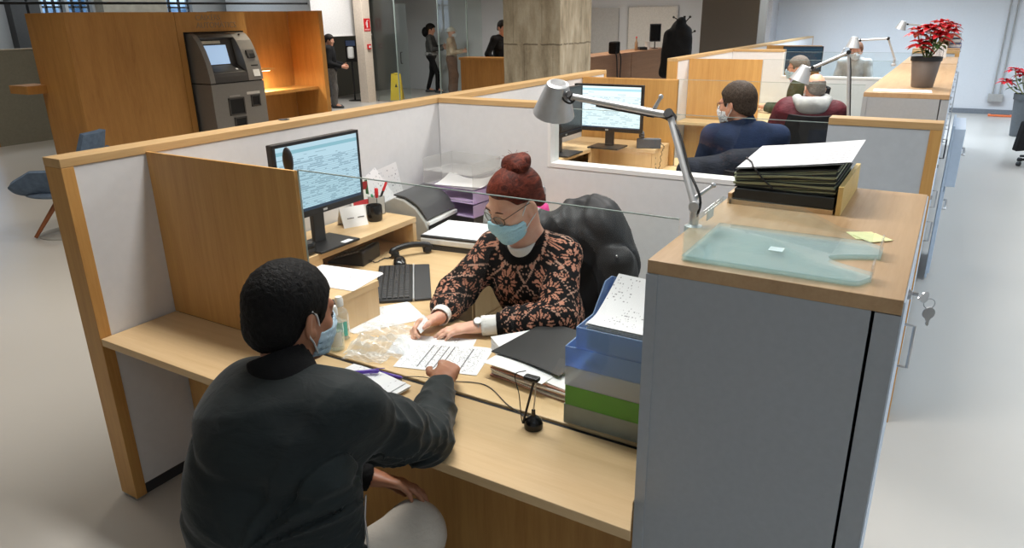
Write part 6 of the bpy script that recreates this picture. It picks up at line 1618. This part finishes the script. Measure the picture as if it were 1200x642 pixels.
# ------------------------------------------------------------------ the other people
def dressed(label, J, H, skin, top, legs, hair=None, h=.011, tr=(.165, .125), sleeve=(.066, .058, .046), shoes=True, s=1.0, fold=.006, seed=1, hairline=None, hair_t=.012, mask=None, loc=None, hand_s=1.0, leg_r=(.095, .072, .055)):
    p = thing('person', label, 'person', loc or (J['pelvis'][0], J['pelvis'][1], 0))
    soft('body', body_sdf(J, H, .97), max(.006, h * .72), skin, p)
    f = Sdf()
    f.ell(lerp(J['pelvis'], J['chest'], .5), (tr[0], tr[1], .26), R=J['TR'], k=.08); f.ell(J['chest'], (tr[0] * 1.04, tr[1], .16), R=J['TR'], k=.07); f.ell(J['pelvis'], (tr[0] * 1.02, tr[1] * 1.1, .10), R=J['TR'], k=.07)
    f.caps(J['shl'], J['shr'], sleeve[0], sleeve[0], k=.07); f.caps(lerp(J['shl'], J['shr'], .3) + (0, 0, .015), lerp(J['shl'], J['shr'], .7) + (0, 0, .015), sleeve[0], sleeve[0], k=.06)
    for S in 'lr':
        f.caps(J['sh' + S], J['el' + S], sleeve[0], sleeve[1], k=.04); f.caps(J['el' + S], lerp(J['el' + S], J['wr' + S], .92), sleeve[1], sleeve[2], k=.03, cutb=True)
    w1 = waves(seed, 13)
    f.disp = lambda P: -fold * (1 - 2.3 * np.abs(w1(P * [1, 1, 1.6])))
    tp = soft('top', f, h, top, p)
    f = Sdf()
    for S in 'lr': limb(f, [J['hip' + S], J['kn' + S], J['an' + S]], list(leg_r), k=.03)
    f.ell(J['pelvis'], (tr[0] * .97, tr[1] * 1.0, .11), R=J['TR'], k=.06); f.disp = lambda P: -.004 * (1 - 2.3 * np.abs(w1(P)))
    soft('trousers', f, h * 1.15, legs, p)
    if shoes:
        for S in 'lr': shoe(J, S, M_dark, p, .014)
    if hair is not None:
        f = Sdf(); hair_cap(f, H, hair_t, hairline or [(-.13, -.080), (-.085, -.074), (-.05, -.052), (-.028, -.030), (-.012, .012), (.018, .014), (.026, -.012), (.040, -.010), (.046, .030), (.062, .052), (.085, .064), (.12, .07)], seed + 3, .002, 200)
        soft('hair', f, max(.0055, h * .6), hair, p, *head_bounds(H))
    if mask is not None: face_mask(p, H, mask, M_maskw, .006)
    return p, tp
def seated(pel, face, lean=.06, hd=(0, 0), hs=1.0, sh=.19, hgt=.0, wr=((.05, .40, .24), (-.05, .40, .24)), el=((.24, .12, .26), (-.24, .12, .26)), head_dir=None, pitch=-.12):
    """joints of a seated figure; offsets are (sideways to the right, forward, up from the pelvis)"""
    y = nrm((face[0], face[1], 0)); x = vec((y[1], -y[0], 0)); o = vec((pel[0], pel[1], .53))
    g = lambda a, b, c: o + x * a + y * b + vec((0, 0, c))
    J = dict(pelvis=g(0, 0, .02), chest=g(0, lean, .36 + hgt), neck=g(0, lean * 1.5, .515 + hgt), shr=g(sh, lean * 1.2, .455 + hgt), shl=g(-sh, lean * 1.2, .455 + hgt), elr=g(*el[0]), ell=g(*el[1]), wrr=g(*wr[0]), wrl=g(*wr[1]),
             hipr=g(.095, .02, 0), hipl=g(-.095, .02, 0), knr=g(.13, .44, .01), knl=g(-.13, .44, .01), anr=g(.13, .42, -.44), anl=g(-.13, .42, -.44), toer=g(.14, .57, -.49), toel=g(-.14, .57, -.49), TR=torso_R((y[0], y[1], lean)))
    fw = [J['wr' + S] - J['el' + S] for S in 'rl']
    J['handr'] = dict(F=fw[0], N=(0, 0, -1), thumb=-x, curl=(.4, .4, .45, .5)); J['handl'] = dict(F=fw[1], N=(0, 0, -1), thumb=x, curl=(.4, .4, .45, .5))
    hdv = nrm(head_dir if head_dir is not None else y); c = g(hd[0], lean * 1.9 + .02 + hd[1], .645 + hgt)
    H = head_frame(c, (hdv[0], hdv[1], pitch), s=hs)
    return J, H
HG = hair_mat('hair_brown_grey', C(34, 28, 24), C(78, 66, 56), (40, 40, 30)); HGR = hair_mat('hair_grey', C(84, 78, 72), C(138, 130, 122), (40, 40, 30)); HBK = hair_mat('hair_dark', C(16, 14, 13), C(40, 34, 30), (40, 40, 30))
M_navy = cloth('sweater_navy', C(36, 50, 80), C(26, 38, 62), 14, .9, .25, 60); M_maroon = cloth('jacket_maroon', C(100, 34, 44), C(70, 24, 32), 12, .55, .6, 24); M_green = cloth('cardigan_green', C(70, 76, 56), C(52, 58, 44), 14, .9, .3, 60)
M_dgrey = cloth('trousers_grey', C(60, 62, 68), C(46, 48, 54)); M_jeans = cloth('jeans_grey', C(120, 116, 112), C(96, 92, 90), 20); M_hood = cloth('hood_grey', C(178, 178, 176), C(156, 156, 156), 14, .9, .3, 60)
M_blackc = cloth('cloth_black', C(26, 26, 28), C(17, 17, 19), 16, .85, .4, 40)
# man in navy
J, H = seated((-1.03, 4.42), (-.30, .95), .05, hd=(-.06, -.02), hs=1.04, hgt=.17, sh=.185, wr=((.02, .52, .26), (-.20, .52, .33)), el=((.25, .20, .30), (-.27, .22, .30)), head_dir=(-.78, .25), pitch=-.12)
p, tp = dressed('man with short brown hair and glasses, in a navy sweater, seen from behind', J, H, SK_M, M_navy, M_dgrey, HG, .010, seed=2, hair_t=.013, mask=M_maskw)
glasses(p, H, plain('specs_red_brown', C(90, 50, 40), .4), r=.0022)
f = Sdf(); f.caps(vec(J['neck']) - (0, 0, .02), hw(H, (0, -.03, -.075)), .082, .066, k=0, cuta=True, cutb=True); soft('collar', f, .008, M_navy, tp)
# man in maroon with grey hood
J, H = seated((-1.07, 6.93), (-.25, .97), .05, hd=(.02, -.02), hs=1.05, hgt=.045, sh=.20, wr=((.10, .46, .28), (-.12, .46, .28)), el=((.29, .16, .24), (-.30, .18, .24)), head_dir=(-.55, .83), pitch=-.22)
p, tp = dressed('bald man in a maroon padded jacket with a grey hood, seated facing away', J, H, SK_M, M_maroon, M_dgrey, None, .012, tr=(.20, .16), sleeve=(.10, .088, .06), seed=5, fold=.014, mask=M_maskw)
f = Sdf(); nk = vec(J['neck']); yv = nrm((-.25, .97, 0)); xv = vec((yv[1], -yv[0], 0))
pts = [nk + xv * .125 * math.cos(a) - yv * (.03 + .10 * math.sin(a)) + vec((0, 0, .035 - .02 * math.sin(a))) for a in [-.35 + i * (PI + .7) / 9 for i in range(10)]]
for i in range(9): f.caps(pts[i], pts[i + 1], .045, .045, k=.02)
f.ell(nk - yv * .13 + (0, 0, -.01), (.13, .06, .075), R=np.stack([xv, yv, vec((0, 0, 1))], 1), k=.04)
w2 = waves(77, 30); f.disp = lambda P: -.006 * (1 - 2 * np.abs(w2(P))); soft('hood', f, .010, M_hood, tp)
f = Sdf(); hair_cap(f, H, .006, [(-.13, -.07), (-.085, -.066), (-.05, -.05), (-.03, -.02), (-.012, .012), (.02, .014), (.03, .09), (.12, .2)], 9, .001, 200)
b2 = Sdf(); b2.ell((0, -.0, .10), (.10, .14, .075), xf=H); f.fn(lambda P: -b2(P), op='i'); soft('hair', f, .007, HGR, p, *head_bounds(H))
# man in green
J, H = seated((-1.55, 9.25), (-.95, -.20), .03, hd=(0, .0), hs=1.08, hgt=.075, wr=((.12, .40, .26), (-.12, .42, .28)), el=((.26, .10, .24), (-.26, .12, .24)), head_dir=(-.97, -.10), pitch=-.08)
p, tp = dressed('grey-haired man with glasses and blue mask, in a dark green cardigan, seen from the side', J, H, SK_M, M_green, M_dgrey, HGR, .013, tr=(.175, .135), seed=7, hair_t=.013, mask=M_mask2)
glasses(p, H, M_dark, r=.0024)
f = Sdf(); f.caps(vec(J['neck']) + (-.02, 0, -.03), hw(H, (0, -.005, -.085)), .088, .066, k=0, cuta=True, cutb=True); soft('shirt_collar', f, .009, cloth('lilac_shirt', C(190, 182, 206), C(176, 168, 194)), tp)
# far woman
J, H = seated((-1.46, 13.28), (.05, -1), .05, hs=1.1, hgt=.10, wr=((.12, .40, .26), (-.12, .40, .26)), el=((.26, .12, .24), (-.26, .12, .24)), head_dir=(.1, -1), pitch=-.2)
p, tp = dressed('farthest seated person, in a pale grey top, behind the lamp arm', J, H, SK_M, cloth('top_pale', C(196, 194, 192), C(176, 174, 174)), M_dgrey, hair_mat('hair_chestnut', C(90, 60, 42), C(140, 100, 76), (40, 40, 30)), .016, seed=9, hair_t=.016, mask=M_maskw)
# standing people
def standing(xy, face, hgt, step=.0, wr=((.16, .22, .98), (-.10, .26, 1.05)), el=((.24, -.02, 1.06), (-.24, .0, 1.06)), hs=1.05, head_dir=None, pitch=-.1, lean=.0):
    k = hgt / 1.72; y = nrm((face[0], face[1], 0)); x = vec((y[1], -y[0], 0)); o = vec((xy[0], xy[1], 0))
    g = lambda a, b, c: o + x * a * k + y * b * k + vec((0, 0, c * k))
    J = dict(pelvis=g(0, 0, .93), chest=g(0, lean * .5, 1.25), neck=g(0, lean, 1.43), shr=g(.17, lean * .8, 1.385), shl=g(-.17, lean * .8, 1.385), elr=g(*el[0]), ell=g(*el[1]), wrr=g(*wr[0]), wrl=g(*wr[1]),
             hipr=g(.09, 0, .90), hipl=g(-.09, 0, .90), knr=g(.10, .03 + step * .7, .49), knl=g(-.10, .02 - step * .25, .48), anr=g(.10, step * .75, .09), anl=g(-.10, -step * .75, .10), toer=g(.12, step * .75 + .15, .04), toel=g(-.12, -step * .75 + .14, .04), TR=torso_R((y[0], y[1], lean)))
    J['handr'] = dict(F=J['wrr'] - J['elr'], N=-x, thumb=(0, 0, 1), curl=(.5, .5, .5, .5)); J['handl'] = dict(F=J['wrl'] - J['ell'], N=x, thumb=(0, 0, 1), curl=(.5, .5, .5, .5))
    hd = nrm(head_dir if head_dir is not None else y)
    return J, head_frame(g(0, lean * 1.2 + .02, 1.585), (hd[0], hd[1], pitch), s=hs * k)
R_IMG = nrm((.856, .516, 0))
J, H = standing((-12.05, 15.80), (.90, .40), 1.74, .20, wr=((.06, .36, 1.12), (-.06, .34, 1.18)), el=((.24, .08, 1.10), (-.22, .10, 1.12)), pitch=-.2)
p, tp = dressed('person in a grey jacket and black trousers standing by the far lobby wall', J, H, SK_M, cloth('jacket_grey', C(84, 84, 82), C(62, 62, 62), 14, .85, .5, 30), M_blackc, HBK, .016, seed=12, hair_t=.03, leg_r=(.085, .062, .05))
f = Sdf(); y_ = nrm((.90, .40, 0)); f.ell(vec(J['neck']) - y_ * .12 + (0, 0, .10), (.10, .10, .13), k=.05); soft('hood', f, .016, M_blackc, tp)
f = Sdf(); f.caps(J['pelvis'] + vec((0, 0, .02)), J['pelvis'] + vec((0, 0, .10)), .17, .17, k=0, cuta=True, cutb=True); soft('shirt_hem', f, .016, M_hood, tp)
J, H = standing((-11.35, 15.75), (.90, .40), 1.66, .05, wr=((.08, .34, 1.10), (-.08, .34, 1.12)), el=((.24, .06, 1.08), (-.24, .06, 1.08)), pitch=-.05)
p, tp = dressed('person in a pale cap, white mask and long cream-brown coat beside the reception counter', J, H, SK_M, cloth('coat_cream', C(206, 186, 160), C(150, 112, 80), 5, .85, .4, 30), cloth('coat_brown', C(120, 84, 62), C(96, 66, 48)), None, .016, seed=15, mask=M_maskw, leg_r=(.13, .12, .11))
f = Sdf(); hair_cap(f, H, .02, [(-.13, .0), (-.05, .01), (.05, .035), (.12, .05)], 3, .0, 50); f.caps((0, .08, .05), (0, .13, .04), .05, .03, k=.02, xf=H, flat=(H[1][:, 2], .3)); soft('cap', f, .012, cloth('cap_cream', C(236, 226, 206), C(220, 208, 186)), p, *head_bounds(H, .24))
J, H = standing((-7.98, 12.75), (.70, -.25), 1.82, .0, wr=((.25, .22, .98), (-.33, .22, 1.04)), el=((.30, .0, 1.12), (-.34, .02, 1.14)), pitch=-.25, lean=.06)
p, tp = dressed('man in a black sweater behind the oak reception counter, half hidden by the pillar', J, H, SK_M, M_blackc, M_dgrey, HBK, .014, seed=18, hair_t=.012)
J, H = standing((-11.98, 12.02), (.86, .50), 1.58, .06, wr=((.10, .30, .98), (-.10, .30, 1.0)), el=((.25, .02, 1.06), (-.25, .02, 1.06)), pitch=-.2)
p, tp = dressed('person in a black top and grey jeans standing just beyond the oak kiosk', J, H, SK_M, M_blackc, M_jeans, HBK, .016, seed=21, hair_t=.02)
# ------------------------------------------------------------------ blue lounge chairs
def lounge(label, loc, rz):
    """local: the sitter faces +y"""
    t = thing('lounge_chair', label, 'armchair', loc, rz)
    M_lb = cloth('lounge_blue', C(98, 116, 138), C(82, 98, 120), 20, .85, .2, 120)
    RW[t.name] = Matrix.Identity(4)
    def seat(u, v):
        q = 2 * u - 1; y = .40 - v * .74; w_ = .30 * (1 - .55 * max(0, (.22 - v) / .22) ** 2) + .02 * v
        return (q * w_, y, .385 + .035 * max(0, 1 - v / .18) * 0 - .03 * math.sin(PI * v) + (abs(q) ** 2.6) * (.06 + .22 * min(1, v / .45) ** .9) + .10 * max(0, v - .8) / .2)
    MB().sheet(seat, 22, 18, .035).build('shell', M_lb, t, world=False, sm=70)
    def back(u, v):
        q = 2 * u - 1; w_ = .25 - .075 * v
        return (q * w_, -.30 - .17 * v + .05 * q * q, .44 + .50 * v)
    MB().sheet(back, 14, 12, .055).build('backrest', M_lb, t, world=False, sm=70)
    f = Sdf(); f.ell((0, .04, .395), (.235, .29, .045), k=.03); soft('cushion', f, .014, cloth('lounge_blue_pale', C(116, 132, 152), C(100, 116, 136), 20, .85, .2, 120), t)
    M_wal = wood('walnut', C(140, 84, 50), C(104, 58, 32), 'z')
    for k in range(4):
        a = PI / 4 + k * PI / 2; d = Vector((math.cos(a), math.sin(a), 0))
        MB().tube([Vector((0, 0, .33)) + d * .05, Vector((0, 0, .012)) + d * .30], [.024, .016], 10).build('leg', M_wal, t, world=False, sm=60)
    MB().lathe([(0, .0), (.27, 0), (.27, .008), (0, .010)], (0, 0, 0), 40).build('floor_disc', plain('disc_grey', C(150, 148, 142), .6), t, world=False, sm=40)
    return t
lounge('blue swivel lounge chair on wooden legs, just past the near end of the partition', (-6.98, 3.40, 0), math.radians(120))
